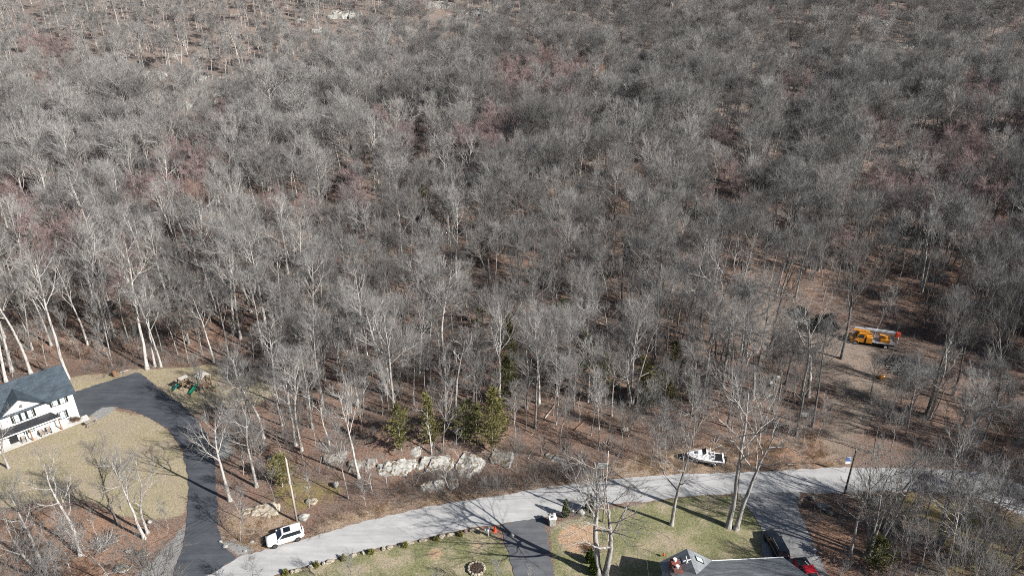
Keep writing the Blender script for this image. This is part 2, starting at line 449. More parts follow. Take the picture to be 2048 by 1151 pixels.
def conifer(seed, H, R, mt, low=0.12, dens=1.0, shape=0.8, leaf=0.23, trunk_r=0.1):
    """red cedar: returns (trunk mesh, crown mesh)"""
    rng = np.random.default_rng(seed)
    tr, trr = grow(np.array([[0, 0, -0.3]]), np.array([[0, 0, 1.]]), np.array([H + 0.3]), np.array([trunk_r]), np.array([0.015]), 10, 0.03, 0.05, rng)
    nb = int(16 * H * dens)
    p, d, rr, t = spawn(tr, trr, nb, low, 0.995, 1.0, 1.5, rng)
    s = (t - low) / (1 - low)
    prof = (1 - s) ** shape * (0.55 + 0.45 * smooth(0, 0.12, s)) + .05
    az = np.arctan2(d[:, 1], d[:, 0])
    lump = 0.95 + 1.35 * noise3(np.cos(az) * 1.3 + seed, np.sin(az) * 1.3, t * H * 0.55, 3)
    ln = R * prof * np.clip(lump, 0.22, 1.9) * (0.75 + 0.4 * rng.random(len(t))) + 0.2
    l1, r1 = grow(p, d, ln, np.full(len(t), 0.02), np.full(len(t), 0.008), 5, 0.08, 0.07, rng)
    q, e, _, t2 = spawn(l1, r1, 30, 0.1, 1.0, 0.2, 1.0, rng)
    e[:, 2] += 0.3
    keep = rng.random(len(q)) < 0.9
    q = q[keep] + rng.normal(size=(keep.sum(), 3)) * 0.07; e = e[keep]
    v2, f2 = leaf_cards(q, e, leaf, rng, 0.5)
    v, f = merge([tubes(tr, trr, 7)])
    bv, bf = tubes(l1, r1, 3)
    tm = np_mesh('trunk', v, f, M['bark_grey'], True)
    cm = np_mesh('crown', np.concatenate([v2, bv]), [f2, bf + len(v2)], mt)
    return tm, cm

def leafy_shrub(seed, R, Hh, mt, n=900, leaf=0.16):
    rng = np.random.default_rng(seed)
    a = rng.normal(size=(n, 3)); a = nrm(a); a[:, 2] = np.abs(a[:, 2])
    rad = (0.45 + 0.55 * rng.random(n) ** 0.5) * (0.8 + 0.35 * noise3(a[:, 0] * 2 + seed, a[:, 1] * 2, a[:, 2] * 2, 4))
    P = a * rad[:, None] * np.array([R, R, Hh])
    v, f = leaf_cards(P, a + 0.6 * rng.normal(size=(n, 3)) + [0, 0, .4], leaf, rng, 0.55)
    return np_mesh('foliage', v, [f], mt)

def brush_clump(seed, R, Hh, n, mt, tw=0.009, sub=4):
    rng = np.random.default_rng(seed)
    a = rng.random(n) * 6.283; q = np.sqrt(rng.random(n)) * R
    p = np.stack([q * np.cos(a), q * np.sin(a), np.full(n, -0.05)], 1)
    d = np.stack([np.cos(a) * 0.5 + rng.normal(size=n) * 0.4, np.sin(a) * 0.5 + rng.normal(size=n) * 0.4, 0.9 + 0 * a], 1)
    l1, r1 = grow(p, d, Hh * (0.5 + 0.7 * rng.random(n)), np.full(n, tw * 1.4), np.full(n, tw * 0.8), 5, 0.22, -0.05, rng)
    pp, dd, _, _ = spawn(l1, r1, sub, 0.25, 1.0, 0.4, 1.1, rng)
    m = len(pp)
    l2, r2 = grow(pp, dd, Hh * 0.4 * (0.5 + 0.8 * rng.random(m)), np.full(m, tw), np.full(m, tw * 0.5), 3, 0.2, 0.0, rng)
    v, f = merge([tubes(l1, r1, 3), tubes(l2, r2, 3)])
    return np_mesh('brush', v, f, mt)

def grass_clump(seed, R, Hh, n, mt, w=0.02):
    rng = np.random.default_rng(seed)
    a = rng.random(n) * 6.283; q = np.sqrt(rng.random(n)) * R
    p = np.stack([q * np.cos(a), q * np.sin(a), 0 * a], 1)
    d = np.stack([rng.normal(size=n) * 0.5, rng.normal(size=n) * 0.5, 0.8 + 0 * a], 1)
    l, r = grow(p, d, Hh * (0.5 + 0.8 * rng.random(n)), np.full(n, w), np.full(n, w * 0.3), 3, 0.3, -0.2, rng)
    v, f = tubes(l, r, 3)
    return np_mesh('tuft', v, [f], mt)

def rock_mesh(seed, size, cuts=9, m=None, rough=0.12, seg=26):
    """a boulder: a lumpy ball with flat broken faces"""
    rng = np.random.default_rng(seed)
    th = np.linspace(0, math.pi, seg // 2 + 1); ph = np.linspace(0, 2 * math.pi, seg, endpoint=False)
    T, Ph = np.meshgrid(th, ph, indexing='ij')
    V = np.stack([np.sin(T) * np.cos(Ph), np.sin(T) * np.sin(Ph), np.cos(T)], -1).reshape(-1, 3)
    V = V * (1 + 0.18 * fbm(V[:, 0] * 1.3 + seed, V[:, 1] * 1.3, V[:, 2] * 1.3, seed, 2))[:, None]
    for _ in range(cuts):
        n = nrm(rng.normal(size=3)); h = 0.55 + 0.3 * rng.random()
        over = V @ n - h
        V = V - np.outer(np.maximum(over, 0) * 0.94, n)
    V = V * (1 + rough * fbm(V[:, 0] * 4 + seed, V[:, 1] * 4, V[:, 2] * 4, seed + 7, 3))[:, None]
    V = V * np.array(size)
    n, k = seg // 2 + 1, seg
    idx = np.arange(n * k).reshape(n, k)
    q = np.stack([idx[:-1], idx[1:], np.roll(idx[1:], -1, 1), np.roll(idx[:-1], -1, 1)], -1).reshape(-1, 4)
    return np_mesh('boulder', V, [q], m or M['rock'])

def ledge_mesh(seed, L, D, Hh, m, n=26):
    """a broken ledge: one surface of stepped, tilted, flat topped blocks"""
    rng = np.random.default_rng(seed)
    res = 0.10
    xs = np.arange(-L - .6, L + .6, res); ys = np.arange(-D - .8, D + .6, res)
    X, Y = np.meshgrid(xs, ys, indexing='ij')
    Xw = X + .18 * fbm(X * 1.1, Y * 1.1, .2, seed, 3); Yw = Y + .18 * fbm(X * 1.1, Y * 1.1, 5.2, seed, 3)
    Z = np.full(X.shape, -1.0)
    for k in range(n):
        cx = rng.uniform(-L, L) * .9; cy = rng.uniform(-D, D) * .85
        back = (cy + D) / (2 * D)
        h = Hh * (.25 + .75 * back) * rng.uniform(.55, 1.1) * (1 - .5 * abs(cx / L) ** 2)
        r = rng.uniform(.5, 1.15) * min(D, 1.4); a0 = rng.uniform(0, 1.5); g = np.full(X.shape, -9.0)
        for q in range(5):
            a = a0 + q * 1.2566 + rng.uniform(-.3, .3); rr = r * rng.uniform(.7, 1.6)
            g = np.maximum(g, (np.cos(a) * (Xw - cx) + np.sin(a) * (Yw - cy)) - rr)
        top = h + rng.uniform(-.25, .25) * (Xw - cx) + rng.uniform(.15, .6) * (Yw - cy)
        Z = np.maximum(Z, top - np.maximum(g, 0) * rng.uniform(2.2, 5.0))
    edge = np.minimum(np.minimum(X + L + .6, L + .6 - X), np.minimum(Y + D + .8, D + .6 - Y))
    Z = np.minimum(Z, -.9 + edge * 3.2)
    Z = np.maximum(Z, -1.0) + .08 * fbm(X * 2.5, Y * 2.5, Z, seed + 3, 4)
    idx = np.arange(X.size).reshape(X.shape)
    q = np.stack([idx[:-1, :-1], idx[1:, :-1], idx[1:, 1:], idx[:-1, 1:]], -1).reshape(-1, 4)
    return np_mesh('ledge', np.stack([X, Y, Z], -1).reshape(-1, 3), [q], m)

def scatter(name, pts, rot, scl, idx, meshes, label, cat, tilt=None):
    """one mass of uncountable plants: a cloud of points, a plant mesh set on each by geometry nodes"""
    me = bpy.data.meshes.new(name)
    me.vertices.add(len(pts)); me.vertices.foreach_set("co", np.asarray(pts, np.float32).ravel())
    a = me.attributes.new("turn", 'FLOAT_VECTOR', 'POINT')
    rv = np.zeros((len(pts), 3), np.float32); rv[:, 2] = rot
    if tilt is not None: rv[:, 0] = tilt[:, 0]; rv[:, 1] = tilt[:, 1]
    a.data.foreach_set("vector", rv.ravel())
    a = me.attributes.new("grown", 'FLOAT', 'POINT'); a.data.foreach_set("value", np.asarray(scl, np.float32))
    a = me.attributes.new("pick", 'INT', 'POINT'); a.data.foreach_set("value", np.asarray(idx, np.int32))
    for me2 in meshes:
        for mm in me2.materials:
            if mm.name not in [x.name for x in me.materials]: me.materials.append(mm)
    o = link(name, me)
    tag(o, label, cat, kind='stuff')
    g = bpy.data.node_groups.new(name + "_set", 'GeometryNodeTree')
    g.interface.new_socket("Geometry", in_out='INPUT', socket_type='NodeSocketGeometry')
    g.interface.new_socket("Geometry", in_out='OUTPUT', socket_type='NodeSocketGeometry')
    gi = g.nodes.new("NodeGroupInput"); go = g.nodes.new("NodeGroupOutput")
    join = g.nodes.new("GeometryNodeJoinGeometry")
    gi2 = g.nodes.new("GeometryNodeGeometryToInstance")
    for me2 in reversed(meshes):
        src = bpy.data.objects.new(name + "_kind", me2)
        oi = g.nodes.new("GeometryNodeObjectInfo"); oi.inputs["Object"].default_value = src; oi.inputs["As Instance"].default_value = False
        gt = g.nodes.new("GeometryNodeGeometryToInstance")
        g.links.new(oi.outputs["Geometry"], gt.inputs[0]); g.links.new(gt.outputs[0], join.inputs[0])
    g.nodes.remove(gi2)
    def attr(nm, ty):
        n = g.nodes.new("GeometryNodeInputNamedAttribute"); n.data_type = ty; n.inputs["Name"].default_value = nm
        return n.outputs["Attribute"]
    ip = g.nodes.new("GeometryNodeInstanceOnPoints")
    ip.inputs["Pick Instance"].default_value = True
    g.links.new(gi.outputs[0], ip.inputs["Points"]); g.links.new(join.outputs[0], ip.inputs["Instance"])
    g.links.new(attr("pick", 'INT'), ip.inputs["Instance Index"])
    g.links.new(attr("turn", 'FLOAT_VECTOR'), ip.inputs["Rotation"])
    g.links.new(attr("grown", 'FLOAT'), ip.inputs["Scale"])
    g.links.new(ip.outputs[0], go.inputs[0])
    md = o.modifiers.new("set", 'NODES'); md.node_group = g
    return o

# ------------------------------------------------------------------ the ground
def axis(fine0, fine1, step, lo, hi, grow_f=1.06):
    a = list(np.arange(fine0, fine1 + step / 2, step)); s = step
    while a[-1] < hi: s *= grow_f; a.append(a[-1] + s)
    s = step
    while a[0] > lo: s *= grow_f; a.insert(0, a[0] - s)
    return np.array(a)

def build_ground():
    xs = axis(-92, 92, 0.6, -1500, 1500, 1.035); ys = axis(48, 128, 0.6, -400, 2200, 1.03)
    X, Y = np.meshgrid(xs, ys, indexing='ij')
    Z = terrain(X, Y)
    near = (np.abs(X) < 140) & (Y > 30) & (Y < 150)
    def field(polys, soft=1.2, nz=0.8):
        r = np.zeros(X.shape); q = near
        wob = nz * fbm(X[q] / 2.2, Y[q] / 2.2, 0.5, 21, 3)
        for pl in polys:
            d = sdist(pl if isinstance(pl, np.ndarray) else P2(pl), X[q], Y[q])
            r[q] = np.maximum(r[q], smooth(-soft, soft, d + wob))
        return r
    road = field(ROADISH, 0.8, 0.0)
    flat = np.maximum(road, np.maximum(field(LAWN, 1.5, 0), field(GREEN, 1.5, 0)))
    Z = Z * (1 - smooth(0.02, 0.5, road) * (Y < 115))
    n = len(ys); idx = np.arange(X.size).reshape(X.shape)
    q = np.stack([idx[:-1, :-1], idx[1:, :-1], idx[1:, 1:], idx[:-1, 1:]], -1).reshape(-1, 4)
    me = np_mesh('ground', np.stack([X, Y, Z], -1).reshape(-1, 3), [q], ground_material(), True)
    fields = dict(lawn=field(LAWN), green=field(GREEN, 1.0, .5), olive=field(OLIVE, 2.0, 2.0), rust=field(RUST, 2.0, 2.5), tan=field(TANPATCH, 1.0, 1.0), gravel=field(GRAVEL, .8, .8), track=field(TRACK, 2.5, 2.5), verge=field(VERGE, 1.6, 1.5))
    for k, v in fields.items():
        a = me.attributes.new(k, 'FLOAT', 'POINT'); a.data.foreach_set("value", v.ravel().astype(np.float32))
    return tag(link('ground', me), kind='structure')

def ground_material():
    m, nt, b = nt_new('leaf_litter_ground')
    b.inputs["Roughness"].default_value = 0.95; b.inputs["Specular IOR Level"].default_value = 0.1
    co = nt.nodes.new("ShaderNodeTexCoord").outputs["Object"]
    def A(nm):
        n = nt.nodes.new("ShaderNodeAttribute"); n.attribute_name = nm; return n.outputs["Fac"]
    big = noise_node(nt, 0.07, 5, 0.6, co).outputs[0]
    mid = noise_node(nt, 0.45, 6, 0.7, co).outputs[0]
    fine = noise_node(nt, 3.2, 6, 0.75, co).outputs[0]
    tiny = noise_node(nt, 9.0, 3, 0.7, co).outputs[0]
    mixn = math_n(nt, 'ADD', math_n(nt, 'MULTIPLY', fine, 0.62), math_n(nt, 'MULTIPLY', tiny, 0.38))
    litter = ramp(nt, mixn, [(0.36, (0.05, 0.038, 0.032)), (0.47, (0.145, 0.108, 0.09)), (0.56, (0.225, 0.17, 0.145)), (0.68, (0.38, 0.31, 0.265))]).outputs[0]
    rusty = ramp(nt, mixn, [(0.36, (0.06, 0.038, 0.03)), (0.5, (0.205, 0.142, 0.115)), (0.66, (0.37, 0.275, 0.228))]).outputs[0]
    greyb = ramp(nt, mixn, [(0.36, (0.05, 0.044, 0.04)), (0.5, (0.18, 0.158, 0.142)), (0.66, (0.34, 0.305, 0.275))]).outputs[0]
    c = mixc(nt, ramp(nt, big, [(0.42, (0, 0, 0)), (0.58, (1, 1, 1))]).outputs[0], litter, rusty)
    c = mixc(nt, ramp(nt, mid, [(0.48, (0, 0, 0)), (0.7, (1, 1, 1))]).outputs[0], c, greyb)
    c = mixc(nt, 1.0, c, (0.93, 0.865, 0.81), 'MULTIPLY')
    # ledges and stones showing through the litter up on the hill
    vor = nt.nodes.new("ShaderNodeTexNoise"); vor.inputs["Scale"].default_value = 0.16; vor.inputs["Detail"].default_value = 8; vor.inputs["Roughness"].default_value = 0.7
    nt.links.new(co, vor.inputs["Vector"])
    sep = nt.nodes.new("ShaderNodeSeparateXYZ"); nt.links.new(co, sep.inputs[0])
    far = math_n(nt, 'MINIMUM', math_n(nt, 'MAXIMUM', math_n(nt, 'MULTIPLY_ADD', sep.outputs[1], 0.02, -3.4), 0.0), 1.0)
    c = mixc(nt, math_n(nt, 'MULTIPLY', far, 0.6), c, ramp(nt, mixn, [(0.34, (0.08, 0.068, 0.062)), (0.5, (0.205, 0.178, 0.162)), (0.66, (0.34, 0.30, 0.272))]).outputs[0])
    ledge = math_n(nt, 'MULTIPLY', ramp(nt, vor.outputs[0], [(0.60, (0, 0, 0)), (0.64, (1, 1, 1))]).outputs[0], far)
    stone = ramp(nt, fine, [(0.35, (0.14, 0.135, 0.125)), (0.6, (0.42, 0.41, 0.385))]).outputs[0]
    c = mixc(nt, ledge, c, stone)
    def edge(nm, lo=0.35, hi=0.65, nz=0.5):
        v = math_n(nt, 'ADD', A(nm), math_n(nt, 'MULTIPLY', math_n(nt, 'SUBTRACT', mixn, 0.5), nz * 1.6))
        return ramp(nt, v, [(lo, (0, 0, 0)), (hi, (1, 1, 1))]).outputs[0]
    verge = ramp(nt, mixn, [(0.34, (0.10, 0.075, 0.058)), (0.47, (0.27, 0.20, 0.145)), (0.62, (0.46, 0.365, 0.265))]).outputs[0]
    c = mixc(nt, math_n(nt, 'MULTIPLY', edge('verge', 0.3, 0.9), 0.85), c, verge)
    rl = ramp(nt, mixn, [(0.34, (0.08, 0.045, 0.03)), (0.48, (0.235, 0.14, 0.095)), (0.62, (0.43, 0.29, 0.205))]).outputs[0]
    c = mixc(nt, math_n(nt, 'MULTIPLY', edge('rust', 0.3, 0.9), 0.85), c, rl)
    track = ramp(nt, mixn, [(0.34, (0.10, 0.084, 0.07)), (0.48, (0.215, 0.182, 0.15)), (0.62, (0.33, 0.29, 0.24))]).outputs[0]
    c = mixc(nt, math_n(nt, 'MULTIPLY', edge('track', 0.25, 0.9), 0.6), c, track)
    lawn = ramp(nt, mixn, [(0.34, (0.14, 0.112, 0.076)), (0.48, (0.295, 0.25, 0.172)), (0.64, (0.46, 0.40, 0.29))]).outputs[0]
    lawn2 = ramp(nt, mixn, [(0.34, (0.12, 0.104, 0.062)), (0.5, (0.27, 0.238, 0.145)), (0.66, (0.41, 0.37, 0.245))]).outputs[0]
    lw = mixc(nt, ramp(nt, mid, [(0.42, (0, 0, 0)), (0.6, (1, 1, 1))]).outputs[0], lawn, lawn2)
    worn = ramp(nt, mixn, [(0.34, (0.15, 0.12, 0.085)), (0.5, (0.30, 0.25, 0.185)), (0.66, (0.43, 0.375, 0.30))]).outputs[0]
    lw = mixc(nt, ramp(nt, noise_node(nt, 0.17, 6, 0.68, co).outputs[0], [(0.46, (0, 0, 0)), (0.62, (1, 1, 1))]).outputs[0], lw, worn)
    c = mixc(nt, edge('lawn'), c, lw)
    g1 = ramp(nt, mixn, [(0.34, (0.08, 0.08, 0.042)), (0.5, (0.17, 0.172, 0.088)), (0.66, (0.30, 0.29, 0.165))]).outputs[0]
    gw = mixc(nt, ramp(nt, noise_node(nt, 0.28, 4, 0.6, co).outputs[0], [(0.46, (0, 0, 0)), (0.62, (1, 1, 1))]).outputs[0], g1, lw)
    c = mixc(nt, edge('green'), c, gw)
    o1 = ramp(nt, mixn, [(0.34, (0.08, 0.064, 0.025)), (0.5, (0.20, 0.162, 0.062)), (0.66, (0.34, 0.285, 0.13))]).outputs[0]
    c = mixc(nt, math_n(nt, 'MULTIPLY', edge('olive', 0.4, 0.9), ramp(nt, mid, [(0.38, (0.2, 0.2, 0.2)), (0.6, (1, 1, 1))]).outputs[0]), c, o1)
    t1 = ramp(nt, mixn, [(0.34, (0.24, 0.15, 0.09)), (0.5, (0.40, 0.27, 0.175)), (0.66, (0.5, 0.37, 0.26))]).outputs[0]
    c = mixc(nt, edge('tan', 0.3, 0.8), c, t1)
    gr = ramp(nt, mixn, [(0.34, (0.13, 0.13, 0.125)), (0.5, (0.24, 0.24, 0.235)), (0.66, (0.36, 0.36, 0.345))]).outputs[0]
    c = mixc(nt, edge('gravel', 0.3, 0.75), c, gr)
    nt.links.new(c, b.inputs["Base Color"])
    bp = nt.nodes.new("ShaderNodeBump"); bp.inputs["Strength"].default_value = 0.9; bp.inputs["Distance"].default_value = 0.18
    nt.links.new(mixn, bp.inputs["Height"]); nt.links.new(bp.outputs[0], b.inputs["Normal"])
    return m

ground_ob = build_ground()

def asphalt(name, c1, c2, streak=None):
    m, nt, b = nt_new(name)
    b.inputs["Roughness"].default_value = 0.9; b.inputs["Specular IOR Level"].default_value = 0.25
    co = nt.nodes.new("ShaderNodeTexCoord").outputs["Object"]
    mp = nt.nodes.new("ShaderNodeMapping"); mp.inputs["Rotation"].default_value = (0, 0, -0.35); mp.inputs["Scale"].default_value = (0.12, 1.1, 1)
    nt.links.new(co, mp.inputs[0])
    a = noise_node(nt, 1.0, 6, 0.65, mp.outputs[0]).outputs[0]
    f = noise_node(nt, 14.0, 3, 0.7, co).outputs[0]
    w = noise_node(nt, 0.35, 5, 0.65, co).outputs[0]
    s = math_n(nt, 'ADD', math_n(nt, 'MULTIPLY', a, 0.45), math_n(nt, 'ADD', math_n(nt, 'MULTIPLY', f, 0.2), math_n(nt, 'MULTIPLY', w, 0.35)))
    c = ramp(nt, s, [(0.36, c2), (0.62, c1)]).outputs[0]
    vo = nt.nodes.new("ShaderNodeTexVoronoi"); vo.feature = 'DISTANCE_TO_EDGE'; vo.inputs["Scale"].default_value = 0.22
    wv = mixc(nt, 0.35, co, noise_node(nt, 0.5, 5, 0.65, co).outputs[1]); nt.links.new(wv, vo.inputs["Vector"])
    cr = ramp(nt, vo.outputs[0], [(0.0, (1, 1, 1)), (0.012, (0, 0, 0))]).outputs[0]
    c = mixc(nt, math_n(nt, 'MULTIPLY', cr, 0.16), c, tuple(v * 0.45 for v in c2))
    nt.links.new(c, b.inputs["Base Color"])
    bp = nt.nodes.new("ShaderNodeBump"); bp.inputs["Strength"].default_value = 0.25; bp.inputs["Distance"].default_value = 0.02
    nt.links.new(f, bp.inputs["Height"]); nt.links.new(bp.outputs[0], b.inputs["Normal"])
    return m

def sheet(name, poly, z, m, thick=0.03, jit=0.16, step=0.55):
    """a flat paved sheet with a slightly ragged edge"""
    rng = random.Random(name); pts = []
    p = [Vector((a, b, 0)) for a, b in poly]
    for i in range(len(p)):
        a, b = p[i], p[(i + 1) % len(p)]; n = max(1, int((b - a).length / step)); nn = Vector((b.y - a.y, a.x - b.x, 0)).normalized()
        for k in range(n): pts.append(a.lerp(b, k / n) + nn * rng.uniform(-jit, jit))
    bm = bmesh.new()
    top = [bm.verts.new((q.x, q.y, z)) for q in pts]; bot = [bm.verts.new((q.x, q.y, z - thick)) for q in pts]
    f = bm.faces.new(top)
    for i in range(len(pts)):
        j = (i + 1) % len(pts); bm.faces.new((top[i], bot[i], bot[j], top[j]))
    bmesh.ops.recalc_face_normals(bm, faces=bm.faces)
    if f.normal.z < 0: bmesh.ops.reverse_faces(bm, faces=bm.faces)
    bmesh.ops.triangulate(bm, faces=[f])
    me = bpy.data.meshes.new(name); bm.to_mesh(me); bm.free(); me.materials.append(m)
    return tag(link(name, me), kind='structure')

M['road'] = asphalt('worn_grey_asphalt', (0.43, 0.43, 0.425), (0.27, 0.27, 0.268))
M['drive'] = asphalt('dark_sealed_asphalt', (0.082, 0.090, 0.102), (0.034, 0.04, 0.049))
M['drive_old'] = asphalt('weathered_dark_asphalt', (0.135, 0.14, 0.15), (0.062, 0.066, 0.074))
M['parking'] = asphalt('dusty_grey_asphalt', (0.29, 0.29, 0.285), (0.11, 0.114, 0.122))
sheet('road', ROADISH[0], 0.045, M['road'], 0.4)
sheet('driveway', ROADISH[1], 0.055, M['drive'], 0.4)
sheet('driveway', ROADISH[2], 0.053, M['drive_old'], 0.4)
sheet('driveway', ROADISH[3], 0.051, M['parking'], 0.4)

# ------------------------------------------------------------------ materials of built things
M['white_wall'] = mat('white_siding', (0.80, 0.80, 0.79), (0.74, 0.74, 0.73), 1.0, 0.6, 0.3)
M['white'] = mat('white_paint', (0.8, 0.8, 0.79), (0.72, 0.72, 0.71), 3, 0.5, 0.4)
M['black'] = mat('black_trim', (0.018, 0.018, 0.02), (0.012, 0.012, 0.013), 4, 0.5, 0.4)
M['porch_metal'] = mat('dark_metal_roofing', (0.03, 0.032, 0.036), (0.02, 0.021, 0.024), 2, 0.35, 0.5)
M['wood_post'] = mat('stained_wood', (0.27, 0.135, 0.07), (0.16, 0.08, 0.042), 5, 0.7, 0.2, stretch=(1, 1, .2))
M['wood_grey'] = mat('weathered_wood', (0.36, 0.32, 0.28), (0.2, 0.175, 0.15), 5, 0.85, 0.15)
M['wood_tan'] = mat('cedar_boards', (0.24, 0.155, 0.10), (0.12, 0.078, 0.05), 5, 0.8, 0.15)
M['paver'] = mat('pale_pavers', (0.55, 0.54, 0.51), (0.42, 0.41, 0.39), 1.6, 0.85, 0.2)
M['slide'] = mat('green_plastic', (0.012, 0.20, 0.10), (0.008, 0.15, 0.08), 2, 0.3, 0.5)
M['slide_teal'] = mat('blue_green_plastic', (0.012, 0.16, 0.13), (0.008, 0.12, 0.1), 2, 0.3, 0.5)
M['pale_roof'] = mat('bleached_board_roof', (0.55, 0.52, 0.48), (0.38, 0.35, 0.32), 3, 0.8, 0.2)
M['paint_white'] = mat('white_car_paint', (0.84, 0.84, 0.85), (0.82, 0.82, 0.83), 1, 0.18, 0.6)
M['paint_black'] = mat('black_car_paint', (0.012, 0.014, 0.02), (0.01, 0.012, 0.017), 1, 0.12, 0.6)
M['paint_red'] = mat('red_car_paint', (0.45, 0.012, 0.02), (0.42, 0.01, 0.018), 1, 0.2, 0.6)
M['glass'] = mat('dark_car_glass', (0.012, 0.016, 0.022), (0.01, 0.013, 0.018), 1, 0.06, 0.7)
M['glass_blue'] = mat('blue_windscreen', (0.02, 0.035, 0.085), (0.012, 0.022, 0.06), 1, 0.06, 0.7)
M['pane'] = mat('curtained_window_glass', (0.46, 0.56, 0.55), (0.40, 0.5, 0.5), 3, 0.12, 0.6)
M['tyre'] = mat('tyre_rubber', (0.02, 0.02, 0.021), (0.014, 0.014, 0.015), 8, 0.8, 0.2)
M['rim'] = mat('alloy_rim', (0.34, 0.34, 0.35), (0.2, 0.2, 0.21), 8, 0.35, 0.5, metal=0.7)
M['dark_rim'] = mat('dark_alloy_rim', (0.10, 0.10, 0.105), (0.05, 0.05, 0.052), 8, 0.35, 0.5, metal=0.5)
M['lamp_red'] = mat('red_lens', (0.35, 0.01, 0.01), (0.3, 0.01, 0.01), 3, 0.2, 0.5)
M['lamp_clear'] = mat('clear_lens', (0.35, 0.36, 0.38), (0.2, 0.2, 0.22), 3, 0.1, 0.6)
M['yellow'] = mat('amber_truck_paint', (0.62, 0.27, 0.022), (0.40, 0.16, 0.018), 1.5, 0.45, 0.4, detail=6)
M['steel'] = mat('galvanised_steel', (0.55, 0.57, 0.6), (0.38, 0.40, 0.43), 3, 0.4, 0.4, metal=0.3)
M['orange_red'] = mat('red_orange_plastic', (0.62, 0.07, 0.03), (0.5, 0.05, 0.025), 4, 0.5, 0.4)
M['cone'] = mat('orange_cone_plastic', (0.75, 0.09, 0.03), (0.65, 0.07, 0.025), 4, 0.5, 0.4)
def rock_mat(name, c1, c2, c3):
    """weathered stone: soft tone, lichen specks, stained by dark cracks and by soil and moss on its flat tops"""
    m, nt, b = nt_new(name)
    b.inputs["Roughness"].default_value = 0.92; b.inputs["Specular IOR Level"].default_value = 0.15
    co = nt.nodes.new("ShaderNodeTexCoord").outputs["Object"]
    n1 = noise_node(nt, 1.0, 9, 0.66, co).outputs[0]; n2 = noise_node(nt, 7.0, 5, 0.7, co).outputs[0]
    s = math_n(nt, 'ADD', math_n(nt, 'MULTIPLY', n1, 0.6), math_n(nt, 'MULTIPLY', n2, 0.4))
    c = ramp(nt, s, [(0.36, c2), (0.5, tuple((x + y) / 2 for x, y in zip(c1, c2))), (0.6, c1)]).outputs[0]
    mp = nt.nodes.new("ShaderNodeMapping"); mp.inputs["Scale"].default_value = (0.6, 0.9, 1.6); mp.inputs["Rotation"].default_value = (0.3, 0.2, 0.4)
    nt.links.new(mixc(nt, 0.25, co, noise_node(nt, 0.9, 5, 0.6, co).outputs[1]), mp.inputs[0])
    vo = nt.nodes.new("ShaderNodeTexVoronoi"); vo.feature = 'DISTANCE_TO_EDGE'; vo.inputs["Scale"].default_value = 1.1; nt.links.new(mp.outputs[0], vo.inputs["Vector"])
    cr = ramp(nt, vo.outputs[0], [(0.0, (1, 1, 1)), (0.05, (0, 0, 0))]).outputs[0]
    c = mixc(nt, math_n(nt, 'MULTIPLY', cr, 0.7), c, tuple(v * 0.25 for v in c2))
    ge = nt.nodes.new("ShaderNodeNewGeometry"); sp = nt.nodes.new("ShaderNodeSeparateXYZ"); nt.links.new(ge.outputs["Normal"], sp.inputs[0])
    up = math_n(nt, 'ADD', sp.outputs[2], math_n(nt, 'MULTIPLY', math_n(nt, 'SUBTRACT', noise_node(nt, 1.6, 5, 0.65, co).outputs[0], 0.5), 1.9))
    c = mixc(nt, ramp(nt, up, [(0.95, (0, 0, 0)), (1.06, (1, 1, 1))]).outputs[0], c, mixc(nt, n2, c3, (0.2, 0.145, 0.105)))
    nt.links.new(c, b.inputs["Base Color"])
    bp = nt.nodes.new("ShaderNodeBump"); bp.inputs["Strength"].default_value = 0.7; bp.inputs["Distance"].default_value = 0.06
    nt.links.new(s, bp.inputs["Height"]); nt.links.new(bp.outputs[0], b.inputs["Normal"])
    return m
M['rock'] = rock_mat('pale_lichened_rock', (0.43, 0.425, 0.40), (0.23, 0.225, 0.208), (0.085, 0.075, 0.035))
M['rock_tan'] = rock_mat('tan_rock', (0.46, 0.415, 0.335), (0.25, 0.22, 0.175), (0.12, 0.09, 0.05))
M['rock_grey'] = rock_mat('grey_rock', (0.30, 0.292, 0.275), (0.15, 0.145, 0.132), (0.07, 0.062, 0.03))
M['soil'] = mat('dark_garden_soil', (0.065, 0.048, 0.04), (0.02, 0.016, 0.014), 9, 0.95, 0.1, bump=1.0)
M['net'] = mat('black_netting', (0.01, 0.01, 0.012), (0.008, 0.008, 0.009), 8, 0.7, 0.2)
M['pole_wood'] = mat('utility_pole_wood', (0.46, 0.41, 0.36), (0.30, 0.26, 0.22), 4, 0.85, 0.15, stretch=(3, 3, .3))
M['pole_dark'] = mat('dark_creosoted_wood', (0.12, 0.10, 0.085), (0.06, 0.05, 0.043), 4, 0.85, 0.15, stretch=(3, 3, .3))
M['wire'] = mat('black_cable', (0.03, 0.03, 0.032), (0.02, 0.02, 0.022), 4, 0.6, 0.3)
M['acrylic'] = mat('grey_green_acrylic_board', (0.30, 0.34, 0.32), (0.2, 0.235, 0.225), 2.5, 0.25, 0.5)
M['sign_blue'] = mat('blue_sign_face', (0.06, 0.14, 0.34), (0.05, 0.11, 0.28), 2, 0.4, 0.4)
M['brick'] = mat('red_brick', (0.25, 0.062, 0.045), (0.16, 0.045, 0.034), 5, 0.85, 0.15)
M['fascia'] = mat('slate_blue_siding', (0.32, 0.36, 0.43), (0.27, 0.3, 0.37), 2, 0.6, 0.3)
M['log'] = mat('weathered_log', (0.50, 0.46, 0.41), (0.28, 0.25, 0.22), 3, 0.9, 0.1)
M['log_dark'] = mat('brown_log', (0.22, 0.13, 0.085), (0.12, 0.07, 0.045), 3, 0.9, 0.1)

